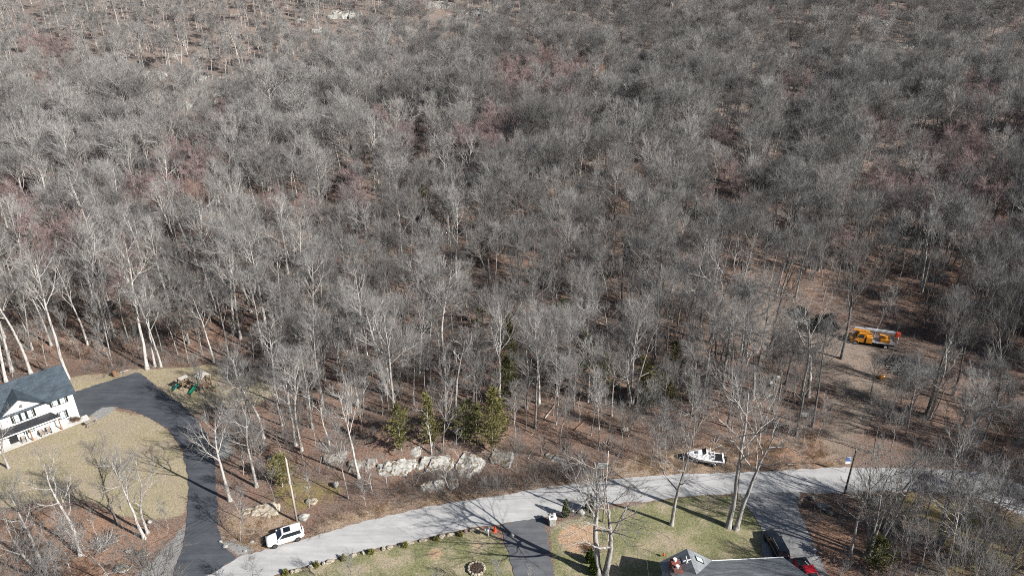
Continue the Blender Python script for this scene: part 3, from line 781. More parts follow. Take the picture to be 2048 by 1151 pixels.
def shingles(name, c1, c2, row=0.16):
    m, nt, b = nt_new(name)
    b.inputs["Roughness"].default_value = 0.85; b.inputs["Specular IOR Level"].default_value = 0.2
    co = nt.nodes.new("ShaderNodeTexCoord").outputs["Object"]
    br = nt.nodes.new("ShaderNodeTexBrick"); br.inputs["Scale"].default_value = 1.0
    br.inputs["Brick Width"].default_value = 0.9; br.inputs["Row Height"].default_value = row; br.inputs["Mortar Size"].default_value = 0.012
    br.inputs["Color1"].default_value = (*c1, 1); br.inputs["Color2"].default_value = (*c2, 1); br.inputs["Mortar"].default_value = (*[v * 0.6 for v in c2], 1)
    nt.links.new(co, br.inputs["Vector"])
    n = noise_node(nt, 0.8, 7, 0.7, co)
    r = ramp(nt, n.outputs[0], [(0.35, (0.72, 0.72, 0.72)), (0.65, (1.2, 1.2, 1.2))])
    nt.links.new(mixc(nt, 1.0, br.outputs[0], r.outputs[0], 'MULTIPLY'), b.inputs["Base Color"])
    return m
M['shingle_blue'] = shingles('blue_black_shingles', (0.066, 0.086, 0.105), (0.045, 0.06, 0.075))
M['shingle_grey'] = shingles('grey_shingles', (0.24, 0.26, 0.275), (0.165, 0.18, 0.19))

# ------------------------------------------------------------------ the white house
hA = at(160, 834); hu = nrm(at(7, 902) - at(166, 841)); h_rz = math.atan2(-hu[1], -hu[0])
house = empty('farmhouse', hA, h_rz, 'white two storey house with dark shingle roof, front gable and porch', 'house')
b = MB(); b.prism([(0, -.3), (9, -.3), (9, 4.95), (4.5, 7.72), (0, 4.95)], -17, 0, 'x')
b.prism([(-10.1, -.3), (-3.66, -.3), (-3.66, 4.75), (-6.88, 6.95), (-10.1, 4.75)], -0.25, 3.0, 'y')
b.build('wall', M['white_wall'], house)
b = MB(); b.prism([(-.45, 4.78), (4.5, 7.78), (9.45, 4.78), (9.45, 4.98), (4.5, 8.0), (-.45, 4.98)], -17.4, 0.45, 'x')
b.prism([(-10.62, 4.5), (-6.88, 7.06), (-3.14, 4.5), (-3.14, 4.7), (-6.88, 7.28), (-10.62, 4.7)], -0.65, 3.6, 'y')
b.build('roof', M['shingle_blue'], house)
b = MB()
b.loft([[(-2.55, -1.75, 2.30), (-14, -1.75, 2.30), (-14, -1.75, 2.42), (-2.55, -1.75, 2.42)], [(-3.7, 0.0, 2.95), (-14, 0.0, 2.95), (-14, 0.0, 3.08), (-3.7, 0.0, 3.08)]])
pr = b.build('porch_roof', M['porch_metal'], house)
MB().box(-14, -2.5, -1.80, -1.755, 2.28, 2.45).build('gutter', M['white'], pr)
for px_ in (-3.0, -6.96, -10.9): 
    MB().box(px_ - .09, px_ + .09, -1.62, -1.44, 0, 2.30).box(px_ - .14, px_ + .14, -1.67, -1.39, 0, .18).build('porch_post', M['wood_post'], house)
def window(parent, x0, x1, z0, z1, y, n, sh=True):
    f = MB(); f.box(x0 - .07, x1 + .07, y - .05, y, z1, z1 + .09).box(x0 - .07, x1 + .07, y - .07, y, z0 - .09, z0)
    w = (x1 - x0) / n
    for i in range(n + 1):
        c = x0 + i * w; e = .16 if 0 < i < n else .05
        f.box(c - e, c + e, y - .05, y, z0, z1)
    for i in range(n): f.box(x0 + i * w + .05, x0 + (i + 1) * w - .05, y - .045, y, (z0 + z1) / 2 - .02, (z0 + z1) / 2 + .02)
    o = f.build('window', M['black'], parent)
    g = MB()
    for i in range(n): g.box(x0 + i * w + .06, x0 + (i + 1) * w - .06, y - .03, y - .004, z0 + .002, z1 - .002)
    g.build('pane', M['pane'], o)
    if sh:
        for s in (x0 - .38, x1 + .1): MB().box(s, s + .28, y - .04, y, z0 - .08, z1 + .08).build('shutter', M['black'], parent)
window(house, -2.95, -1.15, 3.62, 4.80, 0, 2)
window(house, -8.2, -5.75, 3.35, 4.6, -.25, 3)
window(house, -2.5, -1.75, 1.0, 2.2, 0, 1)
window(house, -7.6, -6.3, .95, 2.1, -.25, 2, False)
window(house, -13.2, -11.4, 3.62, 4.80, 0, 2)
d = MB().box(-9.7, -8.55, -.31, -.25, 0.05, 2.15).build('door', M['black'], house)
MB().box(-9.6, -9.54, -.37, -.31, 1.0, 1.12).build('handle', M['steel'], d)
v = MB(); v.lathe([(0.27, 0), (0.27, .06), (0.2, .06)], 18); vo = v.build('gable_vent', M['bark_dark'], house); vo.rotation_euler = (math.pi / 2, 0, 0); vo.location = (-6.88, -.25, 5.75)
MB().box(-3.5, 0, -.03, -.002, 4.75, 4.95).build('fascia_board', M['white'], house)

def hl(x, y, z=0):
    c, s = math.cos(h_rz), math.sin(h_rz)
    return (hA[0] + c * x - s * y, hA[1] + s * x + c * y, z)
pa = MB().box(-17, 1.0, -1.75, -.004, .02, .07).build('patio', M['paver']); pa.location = hA; pa.rotation_euler = (0, 0, h_rz); tag(pa, kind='structure')

def patio_chair(x, y, rz, label):
    t = empty('patio_chair', hl(x, y, .07), h_rz + rz, label, 'chair', 'chairs on the porch')
    f = MB()
    for sx in (-.3, .3):
        for sy in (-.3, .3): f.box(sx - .03, sx + .03, sy - .03, sy + .03, 0, .6 if sy < 0 else .9)
        f.box(sx - .04, sx + .04, -.34, .34, .58, .62)
    f.build('frame', M['black'], t)
    MB().box(-.27, .27, -.3, .28, .34, .46, bev=.02).build('seat', M['wood_grey'], t)
    MB().box(-.27, .27, .2, .31, .46, .95, bev=.02).build('backrest', M['wood_grey'], t)
patio_chair(-4.6, -1.0, 0.0, 'grey cushioned chair on the porch, nearest the wooden corner post')
patio_chair(-5.6, -1.0, 0.1, 'grey cushioned chair in the middle of the porch row')
patio_chair(-8.0, -1.0, -.1, 'grey cushioned chair on the porch just outside the dark door')
t = empty('patio_bench', hl(-5.1, -1.45, .07), h_rz, 'low dark bench along the porch edge in front of two chairs', 'bench')
MB().box(-.8, .8, -.16, .16, .38, .44).build('seat', M['wood_grey'], t)
for s in (-.7, .7): MB().box(s - .04, s + .04, -.14, .14, 0, .38).build('leg', M['black'], t)
for k, (x, y, s) in enumerate([(-1.05, -.7, .36), (-.45, -.95, .32)]):
    t = empty('potted_shrub', hl(x, y, .07), 0, ['dead brown shrub in a pot by the house wall, larger of two', 'dead brown shrub in a pot at the patio corner, smaller of two'][k], 'potted plant')
    MB().lathe([(.01, 0), (s * .6, 0), (s * .8, s), (s * .7, s), (s * .65, s * .9), (.01, s * .9)], 14).build('pot', M['wood_tan'], t)
    link('foliage', brush_clump(60 + k, s * .7, s * 2, 60, M['brush'], .012), t, (0, 0, s * .9))

# picnic table at the patio corner
p = ground(184, 847)
t = empty('picnic_table', p, h_rz + .1, 'grey wooden picnic table on the lawn beside the patio corner', 'picnic table')
MB().box(-.95, .95, -.38, .38, .70, .75).build('tabletop', M['wood_grey'], t)
for s in (-1, 1):
    MB().box(-.95, .95, s * .72 - .14, s * .72 + .14, .42, .46).build('seat', M['wood_grey'], t)
    l = MB()
    for q in (-1, 1): l.tube([(s * .65, q * .6, 0), (s * .65, q * .2, .70)], .05, 4)
    l.box(s * .65 - .04, s * .65 + .04, -.8, .8, .36, .42).build('leg', M['wood_grey'], t)

# tree stump section behind the driveway
t = empty('burn_barrel', ground(232, 752), 0, 'rusty brown barrel on the lawn strip between driveway and woods', 'barrel')
MB().lathe([(.01, 0), (.42, 0), (.44, .3), (.42, .32), (.44, .62), (.42, .64), (.43, .95), (.37, .95), (.37, .2), (.01, .2)], 18).build('drum', M['log_dark'], t, True)

# ------------------------------------------------------------------ playground
def play_tower(base, rz, hh, w, roof_h, label, slide_top, slide_end, sm, pitched):
    t = empty('play_tower', base, 0, label, 'play tower', 'play towers on the lawn')
    R = Matrix.Rotation(rz, 4, 'Z')
    for sx in (-1, 1):
        for sy in (-1, 1):
            MB().box(sx * w / 2 - .06, sx * w / 2 + .06, sy * w / 2 - .06, sy * w / 2 + .06, -.1, roof_h - .1, R).build('post', M['wood_tan'], t)
    MB().box(-w / 2, w / 2, -w / 2, w / 2, hh - .08, hh, R).build('platform', M['wood_tan'], t)
    r = MB()
    for s in (-1, 1):
        for k in range(2):
            r.box(-w / 2, w / 2, s * w / 2 - .02, s * w / 2 + .02, hh + .25 + k * .35, hh + .37 + k * .35, R)
    r.box(w / 2 - .02, w / 2 + .02, -w / 2, w / 2, hh + .5, hh + .62, R)
    r.build('railing', M['wood_tan'], t)
    if pitched:
        MB().prism([(-w * .66, roof_h - .15), (0, roof_h + .5), (w * .66, roof_h - .15), (w * .66, roof_h - .08), (0, roof_h + .58), (-w * .66, roof_h - .08)], -w * .62, w * .62, 'y', R).build('roof', M['pale_roof'], t)
    else:
        MB().box(-w * .6, w * .6, -w * .55, w * .2, roof_h - .1, roof_h - .04, R).build('roof', M['pale_roof'], t)
    l = MB()
    for s in (-.25, .25): l.tube([(w / 2 + .8, s, -.05), (w / 2 + .05, s, hh)], .035, 5)
    for k in range(4): l.tube([(w / 2 + .8 - .75 * (k + 1) / 5, -.25, hh * (k + 1) / 5), (w / 2 + .8 - .75 * (k + 1) / 5, .25, hh * (k + 1) / 5)], .03, 5)
    lo = l.build('ladder', M['wood_tan'], t); lo.rotation_euler = (0, 0, rz)
    a = Vector(slide_top) - Vector(base); e = Vector(slide_end) - Vector(base)
    n = 9; secs = []; side = Vector((-(e - a).y, (e - a).x, 0)).normalized()
    for k in range(n + 1):
        u = k / n; q = a.lerp(e, u); q.z = a.z * (1 - u) ** 1.15 + .22 * math.exp(-((u - .5) / .25) ** 2) * .6 + .12
        secs.append([q - side * .30 + Vector((0, 0, .2)), q - side * .24, q + side * .24, q + side * .30 + Vector((0, 0, .2)), q + side * .34 + Vector((0, 0, .18)), q + side * .26 - Vector((0, 0, .06)), q - side * .26 - Vector((0, 0, .06)), q - side * .34 + Vector((0, 0, .18))])
    MB().loft(secs).build('slide', sm, t, True)
    return t
gL = ground(413, 783); gS = ground(370, 776)
tL = play_tower(gL, h_rz + .2, 1.5, 1.5, 3.4, 'large wooden play tower with pale pitched roof and bright green slide', at(402, 763, 1.5), at(379, 789, .05), M['slide'], True)
play_tower(gS, h_rz + .2, 1.1, 1.25, 2.4, 'small wooden play tower with flat board roof and teal slide', at(362, 766, 1.1), at(345, 781, .05), M['slide_teal'], False)
sw = MB(); e2 = Vector(ground(434, 778)) - Vector(gL)
sw.tube([Vector((0.4, .3, 2.35)), e2 + Vector((0, 0, 2.3))], .07, 6)
for s in (-1, 1): sw.tube([e2 + Vector((.2, s * .9, -.1)), e2 + Vector((0, 0, 2.3))], .06, 6)
sw.build('swing_beam', M['wood_tan'], tL)
for u in (.55, .85):
    q = Vector((0.4, .3, 2.35)).lerp(e2 + Vector((0, 0, 2.3)), u)
    g = MB(); g.box(q.x - .22, q.x + .22, q.y - .1, q.y + .1, .5, .54)
    for s in (-.18, .18): g.tube([(q.x + s, q.y, .54), (q.x + s, q.y, 2.3)], .012, 4)
    g.build('swing', M['slide'], tL)
# trampoline
t = empty('trampoline', ground(478, 749), 0, 'black round trampoline with enclosure poles at the wood edge beside the play towers', 'trampoline')
MB().lathe([(.01, .84), (1.75, .84), (1.75, .87), (.01, .87)], 28).build('mat', M['net'], t)
MB().lathe([(1.70, .78), (2.0, .78), (2.03, .84), (2.0, .90), (1.72, .90)], 28).build('rim_pad', M['black'], t)
for k in range(6):
    a = k * math.pi / 3 + .3
    MB().tube([(1.98 * math.cos(a), 1.98 * math.sin(a), 0), (1.98 * math.cos(a), 1.98 * math.sin(a), 2.3)], .035, 6).build('pole', M['steel'], t)
nb = MB(); ring = [(1.99 * math.cos(k * .2244), 1.99 * math.sin(k * .2244)) for k in range(28)]
for k in range(28):
    a, c = ring[k], ring[(k + 1) % 28]
    for z in (1.1, 1.35, 1.6, 1.85, 2.1, 2.28): nb.tube([(a[0], a[1], z), (c[0], c[1], z)], .012, 3, False)
    for f in (0, .5): nb.tube([(a[0] + (c[0] - a[0]) * f, a[1] + (c[1] - a[1]) * f, .9), (a[0] + (c[0] - a[0]) * f, a[1] + (c[1] - a[1]) * f, 2.28)], .010, 3, False)
nb.build('safety_net', M['net'], t)

# ------------------------------------------------------------------ cars
def quad_panel(mb, c, u0, u1, v0, v1, off, th=.012):
    c = [Vector(q) for q in c]
    def B(u, v): return c[0].lerp(c[1], u).lerp(c[3].lerp(c[2], u), v)
    n = (c[1] - c[0]).cross(c[3] - c[0]).normalized()
    q = [B(u0, v0), B(u1, v0), B(u1, v1), B(u0, v1)]
    mb.loft([[p + n * (off - th) for p in q], [p + n * off for p in q]])

def car(name, loc, head, L, W, H, paint, label, cat, kind='suv', rimm='dark_rim', glass='glass'):
    t = empty(name, loc, head, label, cat)
    w = W / 2; k = L / 4.7
    st = [(2.36, .50, .66, .52), (2.33, .42, .74, .66), (2.24, .34, .83, .80), (2.05, .27, .92, .90), (1.6, .24, .98, .965), (1.05, .24, 1.03, .99), (.2, .25, 1.05, 1), (-.9, .25, 1.07, 1), (-1.6, .27, 1.07, .985), (-2.05, .33, 1.04, .94), (-2.24, .42, .99, .86), (-2.32, .52, .90, .76), (-2.35, .60, .80, .66)]
    if kind == 'pickup': st = [(a, b_, c_ if a > -.6 else min(c_, 1.08), d_) for a, b_, c_, d_ in st]
    secs = []
    for x, zb, zt, f in st:
        q = w * f; h = zt - zb
        secs.append([(x * k, y, z) for y, z in [(-q * .86, zb), (-q * .97, zb + .18 * h), (-q, zb + .55 * h), (-q * .97, zb + .86 * h), (-q * .84, zt), (-q * .4, zt + .035), (q * .4, zt + .035), (q * .84, zt), (q * .97, zb + .86 * h), (q, zb + .55 * h), (q * .97, zb + .18 * h), (q * .86, zb)]])
    MB().loft(secs).build('body', paint, t, True)
    sm_ = list(t.children)[-1].modifiers.new('round', 'SUBSURF'); sm_.levels = 1; sm_.render_levels = 2
    xb = -2.22 if kind == 'suv' else -.75
    xr = -1.95 if kind == 'suv' else -.65
    base = [(1.05 * k, w * .86), (xb * k, w * .84)]; top = [(.30 * k, w * .70), (xr * k, w * .68)]
    zb, zt = 1.0, H
    lo = [(base[0][0], -base[0][1], zb), (base[0][0], base[0][1], zb), (base[1][0], base[1][1], zb), (base[1][0], -base[1][1], zb)]
    mi = [(top[0][0] + .05, -top[0][1] - .02, zt - .07), (top[0][0] + .05, top[0][1] + .02, zt - .07), (top[1][0] - .05, top[1][1] + .02, zt - .07), (top[1][0] - .05, -top[1][1] - .02, zt - .07)]
    hi = [(top[0][0] - .12, -top[0][1] + .1, zt), (top[0][0] - .12, top[0][1] - .1, zt), (top[1][0] + .12, top[1][1] - .1, zt), (top[1][0] + .12, -top[1][1] + .1, zt)]
    MB().loft([lo, mi, hi]).build('roof', paint, t)
    def face(i, j): return [lo[i], lo[j], mi[j], mi[i]]
    g = MB(); quad_panel(g, face(0, 1), .06, .94, .06, .95, .014); g.build('windscreen', M[glass], t)
    for i, j in ((1, 2), (3, 0)):
        g = MB()
        a0, a1 = (.05, .93) if i == 1 else (.07, .95)
        quad_panel(g, face(i, j), a0, a1, .12, .97, .014)
        g.build('side_window', M['glass'], t)
    g = MB(); quad_panel(g, face(2, 3), .08, .92, .2, .92, .014); g.build('rear_window', M['glass'], t)
    if kind == 'suv':
        MB().box(-.75 * k, .12 * k, -w * .48, w * .48, zt - .01, zt + .012).build('sunroof', M['glass'], t)
        for s in (-1, 1): MB().tube([(top[0][0] - .2, s * w * .62, zt + .01), (top[0][0] - .3, s * w * .62, zt + .05), (top[1][0] + .35, s * w * .62, zt + .05), (top[1][0] + .25, s * w * .62, zt + .01)], .018, 5).build('roof_rail', M['steel'], t)
    for sx in (1.42 * k, -1.42 * k):
        for s in (-1, 1):
            tw = MB().lathe([(.01, -.11), (.24, -.11), (.34, -.10), (.37, -.05), (.37, .05), (.34, .10), (.24, .11), (.01, .11)], 22).build('wheel', M['tyre'], t)
            tw.rotation_euler = (math.pi / 2, 0, 0); tw.location = (sx, s * (w - .08), .37)
            rm = MB(); rm.lathe([(.01, -.128), (.06, -.13), (.07, -.118), (.01, -.118)], 12); rm.lathe([(.225, -.118), (.255, -.118), (.255, -.108), (.225, -.108)], 20)
            for q in range(5):
                R = Matrix.Rotation(q * 1.2566, 4, 'Z'); rm.box(.04, .23, -.035, .035, -.124, -.114, R)
            ro = rm.build('rim', M[rimm], tw)
            if s > 0: ro.rotation_euler = (0, 0, 0)
            else: ro.rotation_euler = (math.pi, 0, 0)
    for s in (-1, 1):
        MB().box(2.20 * k - .05, 2.32 * k, s * w * .70 - .16, s * w * .70 + .16, .72, .84, bev=.02).build('headlight', M['lamp_clear'], t)
        MB().box(-2.335 * k, -2.22 * k, s * w * .74 - .12, s * w * .74 + .12, .80, .96, bev=.02).build('taillight', M['lamp_red'], t)
        MB().box(.78 * k, .98 * k, s * (w + .09) - .09, s * (w + .09) + .09, 1.0, 1.14, bev=.03).build('mirror', paint, t)
    MB().box(2.33 * k, 2.37 * k, -.45, .45, .50, .68).build('grille', M['black'], t)
    return t
f1 = at(551, 1095); r1_ = at(596, 1081); hd = math.atan2(*(f1 - r1_)[1::-1])
left = np.array([-math.sin(hd), math.cos(hd), 0])
c = (f1 + r1_) / 2 - left * .80; c[2] = .047
car('parked_suv', c, hd, 4.72, 1.9, 1.68, M['paint_white'], 'white suv with black sunroof parked at the edge of the road', 'car', glass='glass_blue')
car('parked_suv', (33.5, 65.0, .052), math.radians(94), 4.7, 1.88, 1.7, M['paint_black'], 'black suv parked behind the grey roofed house', 'car')
pk = car('pickup_truck', (35.7, 60.0, .052), math.radians(-84), 5.2, 1.95, 1.75, M['paint_red'], 'red pickup with a black bed cover beside the grey roofed house', 'pickup', 'pickup', 'rim')
MB().box(-2.45, -.95, -.8, .8, 1.10, 1.17, bev=.02).build('bed_cover', M['black'], pk)
MB().tube([(-1.15, .45, 1.2), (-1.75, .3, 1.2)], .07, 8).build('reflection_bar', M['white'], pk)  # white bar modelled in place of the bright reflection on the cover

# ------------------------------------------------------------------ boat on its trailer
bA = at(1374, 926); bB = at(1446, 934); bh = math.atan2(*(bA - bB)[1::-1])
bc = (bA + bB) / 2 + np.array([.2, .75, 0])
t = empty('motor_boat', bc, bh, 'white cabin motorboat on a trailer at the wood edge beside the road', 'boat')
stn = [(2.75, .95, 1.30, .03), (2.55, .72, 1.30, .30), (2.0, .52, 1.27, .68), (1.2, .42, 1.22, .95), (.2, .38, 1.17, 1.06), (-1.2, .37, 1.13, 1.07), (-2.6, .38, 1.10, 1.02)]
secs = [[(x, -q, zt), (x, -q * .97, zt - .14), (x, -q * .82, zb + .3), (x, -q * .06, zb), (x, q * .06, zb), (x, q * .82, zb + .3), (x, q * .97, zt - .14), (x, q, zt)] for x, zb, zt, q in stn]
hull = MB().loft(secs).build('hull', M['paint_white'], t)
cs = [(2.45, 1.31, 1.36, .22), (1.9, 1.28, 1.50, .52), (1.2, 1.24, 1.66, .70), (.55, 1.2, 1.78, .78), (.42, 1.2, 1.78, .78)]
MB().loft([[(x, -q, z0), (x, -q * .8, z1), (x, q * .8, z1), (x, q, z0)] for x, z0, z1, q in cs]).build('cabin', M['paint_white'], t)
MB().box(1.15, 1.55, -.28, .28, 1.60, 1.70, bev=.03).build('hatch', M['bark_dark'], t)
ws = MB(); ws.loft([[(.62, -.74, 1.74), (.62, .74, 1.74), (.56, .74, 1.74), (.56, -.74, 1.74)], [(.12, -.66, 2.12), (.12, .66, 2.12), (.06, .66, 2.12), (.06, -.66, 2.12)]]); ws.build('windscreen', M['glass'], t)
for s in (-1, 1):
    MB().loft([[(.5, s * .78, 1.2), (-.7, s * .85, 1.2), (-.7, s * .82, 1.2), (.5, s * .75, 1.2)], [(.12, s * .68, 2.05), (-.45, s * .76, 1.55), (-.45, s * .73, 1.55), (.12, s * .65, 2.05)]]).build('side_screen', M['white'], t)
    MB().tube([(2.5, s * .25, 1.36), (2.3, s * .4, 1.62), (1.3, s * .8, 1.6), (1.0, s * .86, 1.3)], .022, 6).build('rail', M['steel'], t)
MB().box(-2.5, -.75, -.86, .86, 1.115, 1.15).build('cockpit', M['black'], t)
for s in (-.4, .4):
    q = MB().box(-1.15, -.7, s - .25, s + .25, 1.16, 1.36, bev=.04); q.box(-1.2, -1.1, s - .25, s + .25, 1.36, 1.75, bev=.03); q.build('seat', M['white'], t)
MB().box(-2.6, -2.35, -1.0, 1.0, 1.10, 1.22).build('transom', M['white'], t)
MB().tube([(-.5, -.85, 1.2), (-.55, -.7, 2.2), (-.55, .7, 2.2), (-.5, .85, 1.2)], .03, 6).build('arch', M['white'], t)
for s in (-1, 1):
    st_ = MB(); st_.box(-2.4, -1.55, s * 1.055 - .012, s * 1.055 + .012, .88, 1.0); st_.box(-1.42, -1.15, s * 1.06 - .015, s * 1.06 + .015, .84, 1.02); st_.build('hull_stripe', M['black'], t)
MB().box(-3.0, -2.62, -.2, .2, .65, 1.35, bev=.05).box(-2.95, -2.75, -.08, .08, .2, .65).build('outboard_motor', M['black'], t)
tr = empty('boat_trailer', bc, bh, 'grey boat trailer under the white motorboat', 'trailer')
fr = MB()
for s in (-1, 1): fr.tube([(2.9, 0, .42), (1.8, s * .5, .42), (-2.4, s * .62, .42)], .05, 6)
for x in (1.2, -.4, -2.0): fr.tube([(x, -.7, .38), (x, .7, .38)], .045, 6)
fr.tube([(2.9, 0, .42), (3.7, 0, .38), (3.8, 0, 0)], .05, 6); fr.build('frame', M['steel'], tr)
for s in (-1, 1):
    q = MB().lathe([(.01, -.09), (.17, -.09), (.28, -.08), (.3, 0), (.28, .08), (.17, .09), (.01, .09)], 18).build('wheel', M['tyre'], tr); q.rotation_euler = (math.pi / 2, 0, 0); q.location = (-1.0, s * .92, .3)
    q = MB().loft([[(-1.35 + .35 + .42 * math.cos(a), s * .92 - .12, .32 + .4 * math.sin(a)), (-1.0 + .42 * math.cos(a), s * .92 + .12, .32 + .4 * math.sin(a)), (-1.0 + .44 * math.cos(a), s * .92 + .12, .32 + .42 * math.sin(a)), (-1.0 + .44 * math.cos(a), s * .92 - .12, .32 + .42 * math.sin(a))] for a in np.linspace(.1, 3.04, 9)]).build('mudguard', M['white'], tr)

# ------------------------------------------------------------------ bucket truck in the clearing
tf = ground(1708, 688); trr_ = ground(1768, 697); th = math.atan2(*(tf - trr_)[1::-1]); left = np.array([-math.sin(th), math.cos(th), 0])
tc = (tf + trr_) / 2 - left * 1.05; tc[2] = min(tf[2], trr_[2])
t = empty('bucket_truck', tc, th, 'amber yellow bucket truck with a folded silver boom parked in the clearing', 'truck')
t.rotation_euler = (0, math.atan2(trr_[2] - tf[2], np.linalg.norm((tf - trr_)[:2])), th)
MB().box(-4.0, 3.2, -.45, .45, .55, .85).build('chassis', M['black'], t)
cb = MB(); cb.prism([(1.0, .75), (2.75, .75), (2.75, 1.55), (2.55, 1.7), (2.3, 2.5), (2.15, 2.62), (1.0, 2.62)], -1.05, 1.05, 'y'); cb.box(2.75, 3.55, -.95, .95, .75, 1.45, bev=.08); cab = cb.build('cab', M['yellow'], t)
wd = MB()
for s in (-1, 1): wd.prism([(1.25, 1.65), (2.25, 1.65), (2.1, 2.35), (1.25, 2.35)], s * 1.06 - .012, s * 1.06 + .012, 'y')
wd.build('side_window', M['glass'], t)
MB().loft([[(2.56, -.9, 1.74), (2.56, .9, 1.74), (2.585, .9, 1.76), (2.585, -.9, 1.76)], [(2.30, -.85, 2.46), (2.30, .85, 2.46), (2.33, .85, 2.48), (2.33, -.85, 2.48)]]).build('windscreen', M['glass'], t)
MB().box(-.3, .8, -1.15, 1.15, .8, 2.0, bev=.05).build('tool_box', M['yellow'], t)
MB().box(-4.1, -.32, -1.12, 1.12, .98, 1.10).build('flatbed', M['steel'], t)
MB().box(-4.1, -.4, -1.16, -1.125, .8, 1.09).box(-4.1, -.4, 1.125, 1.16, .8, 1.09).build('bed_skirt', M['black'], t)
tb = MB(); tb.box(-3.4, -1.7, -.7, .7, 1.11, 1.75, bev=.08); tb.lathe([(.5, 1.75), (.45, 2.3), (.3, 2.4)], 14, (-2.6, 0, 0)); tb.tube([(-2.6, 0, 2.3), (-1.4, .25, 2.55)], .16, 6); tb.build('turret', M['yellow'], t)
MB().box(-4.2, 3.1, -.22, .14, 2.98, 3.3, bev=.03).box(-3.9, 1.2, -.16, .08, 3.3, 3.42).build('boom', M['steel'], t)
MB().box(.4, 3.2, .18, .5, 2.72, 2.98, bev=.03).tube([(3.0, 0, 2.75), (3.1, .1, 3.1)], .14, 6).box(.9, 1.1, -.3, .3, 2.62, 2.8).build('lower_boom', M['yellow'], t)
MB().box(-4.9, -4.15, -.35, .35, 2.45, 3.35, bev=.06).build('bucket', M['orange_red'], t)
MB().tube([(-4.6, .4, 2.6), (-4.75, .5, 1.3)], .06, 6).build('hose', M['white'], t)
for s in (-1, 1):
    for x, lab in ((2.55, 0), (-2.75, 1)):
        q = MB().lathe([(.01, -.14), (.28, -.14), (.46, -.13), (.5, -.06), (.5, .06), (.46, .13), (.28, .14), (.01, .14)], 22).build('wheel', M['tyre'], t); q.rotation_euler = (math.pi / 2, 0, 0); q.location = (x, s * .98, .5)
        rr_ = MB().lathe([(.01, .145), (.12, .15), (.14, .143), (.26, .148), (.28, .141), (.01, .141)], 16).build('rim', M['rim'] if lab == 0 else M['white'], q)
        if s > 0: rr_.rotation_euler = (math.pi, 0, 0)
    MB().loft([[(2.55 + .56 * math.cos(a), s * 1.0 - .16, .52 + .56 * math.sin(a)), (2.55 + .56 * math.cos(a), s * 1.0 + .16, .52 + .56 * math.sin(a)), (2.55 + .62 * math.cos(a), s * 1.0 + .16, .52 + .62 * math.sin(a)), (2.55 + .62 * math.cos(a), s * 1.0 - .16, .52 + .62 * math.sin(a))] for a in np.linspace(.05, 3.09, 10)]).build('fender', M['yellow'], t)
    MB().box(3.5, 3.58, s * .65 - .13, s * .65 + .13, 1.0, 1.22).build('headlight', M['lamp_clear'], t)
    MB().box(2.1, 2.2, s * 1.2 - .12, s * 1.2 + .12, 1.7, 2.1).build('mirror', M['black'], t)
t = empty('fuel_drum', ground(1762, 756), .4, 'small orange drum lying on the clearing below the bucket truck', 'drum')
q = MB(); q.tube([(-.55, 0, .32), (-.5, 0, .32), (0, 0, .32), (.05, 0, .32), (.5, 0, .32), (.55, 0, .32)], [.22, .32, .32, .29, .32, .22], 14); q.build('barrel', M['yellow'], t)
MB().tube([(.55, 0, .32), (.62, 0, .32)], .09, 8).build('cap', M['white'], t)

# ------------------------------------------------------------------ house at the lower edge
e0 = at(1422, 1121, 3.2); e1 = at(1567, 1114, 3.2); ax = nrm(e1 - e0); rz2 = math.atan2(ax[1], ax[0])
pkp = at(1377, 1106, 5.2); lfp = at(1327, 1128, 3.2)
def loc2(p): 
    q = np.array(p) - np.array([e0[0], e0[1], 0]); c_, s_ = math.cos(rz2), math.sin(rz2)
    return (c_ * q[0] + s_ * q[1], -s_ * q[0] + c_ * q[1], q[2])
xr_ = loc2(e1)[0]; xp = loc2(pkp)[0]; xl = loc2(lfp)[0]; hw = -xp
h2 = empty('ranch_house', (e0[0], e0[1], 0), rz2, 'grey shingled house with a cross gable and red brick chimney at the lower edge', 'house')
pit = .56; D = 11.0
MB().prism([(-.5, -.2), (-.5, 3.02), (-D / 2, 3.02 + (D / 2 - .5) * pit), (-D + .5, 3.02), (-D + .5, -.2)], xl + .5, xr_ - .4, 'x').prism([(2 * xp + .35, -.2), (2 * xp + .35, 3.0), (xp, 5.0 - .02), (-.35, 3.0), (-.35, -.2)], -2.6, -.35, 'y').build('wall', M['fascia'], h2)
main = MB().prism([(0, 3.08), (-D / 2, 3.08 + D / 2 * pit), (-D, 3.08), (-D, 3.22), (-D / 2, 3.22 + D / 2 * pit), (0, 3.22)], xl - .1, xr_, 'x').build('roof', M['shingle_grey'], h2)
vz = 5.2; vy = -(vz - 3.2) / pit
MB().loft([[(2 * xp, .15, 3.10), (xp, .15, vz - .12), (0, .15, 3.10), (0.05, .15, 3.25), (xp, .15, vz + .06), (2 * xp - .05, .15, 3.25)], [(2 * xp, -1.0, 3.10), (xp, vy - 1, vz - .12), (0, -1.0, 3.10), (0.05, -.06, 3.25), (xp, vy - .1, vz + .06), (2 * xp - .05, -.06, 3.25)]]).build('cross_gable_roof', M['shingle_grey'], h2)
MB().box(0.1, xr_, .002, .1, 3.1, 3.24).build('gutter', M['white'], h2)
def on_slope(sx, u, vv, lift):   # a point of a cross gable slope; sx +1 right, -1 left
    return Vector((xp + sx * hw * u, vv, vz + .06 - (vz - 3.2) * u + lift))
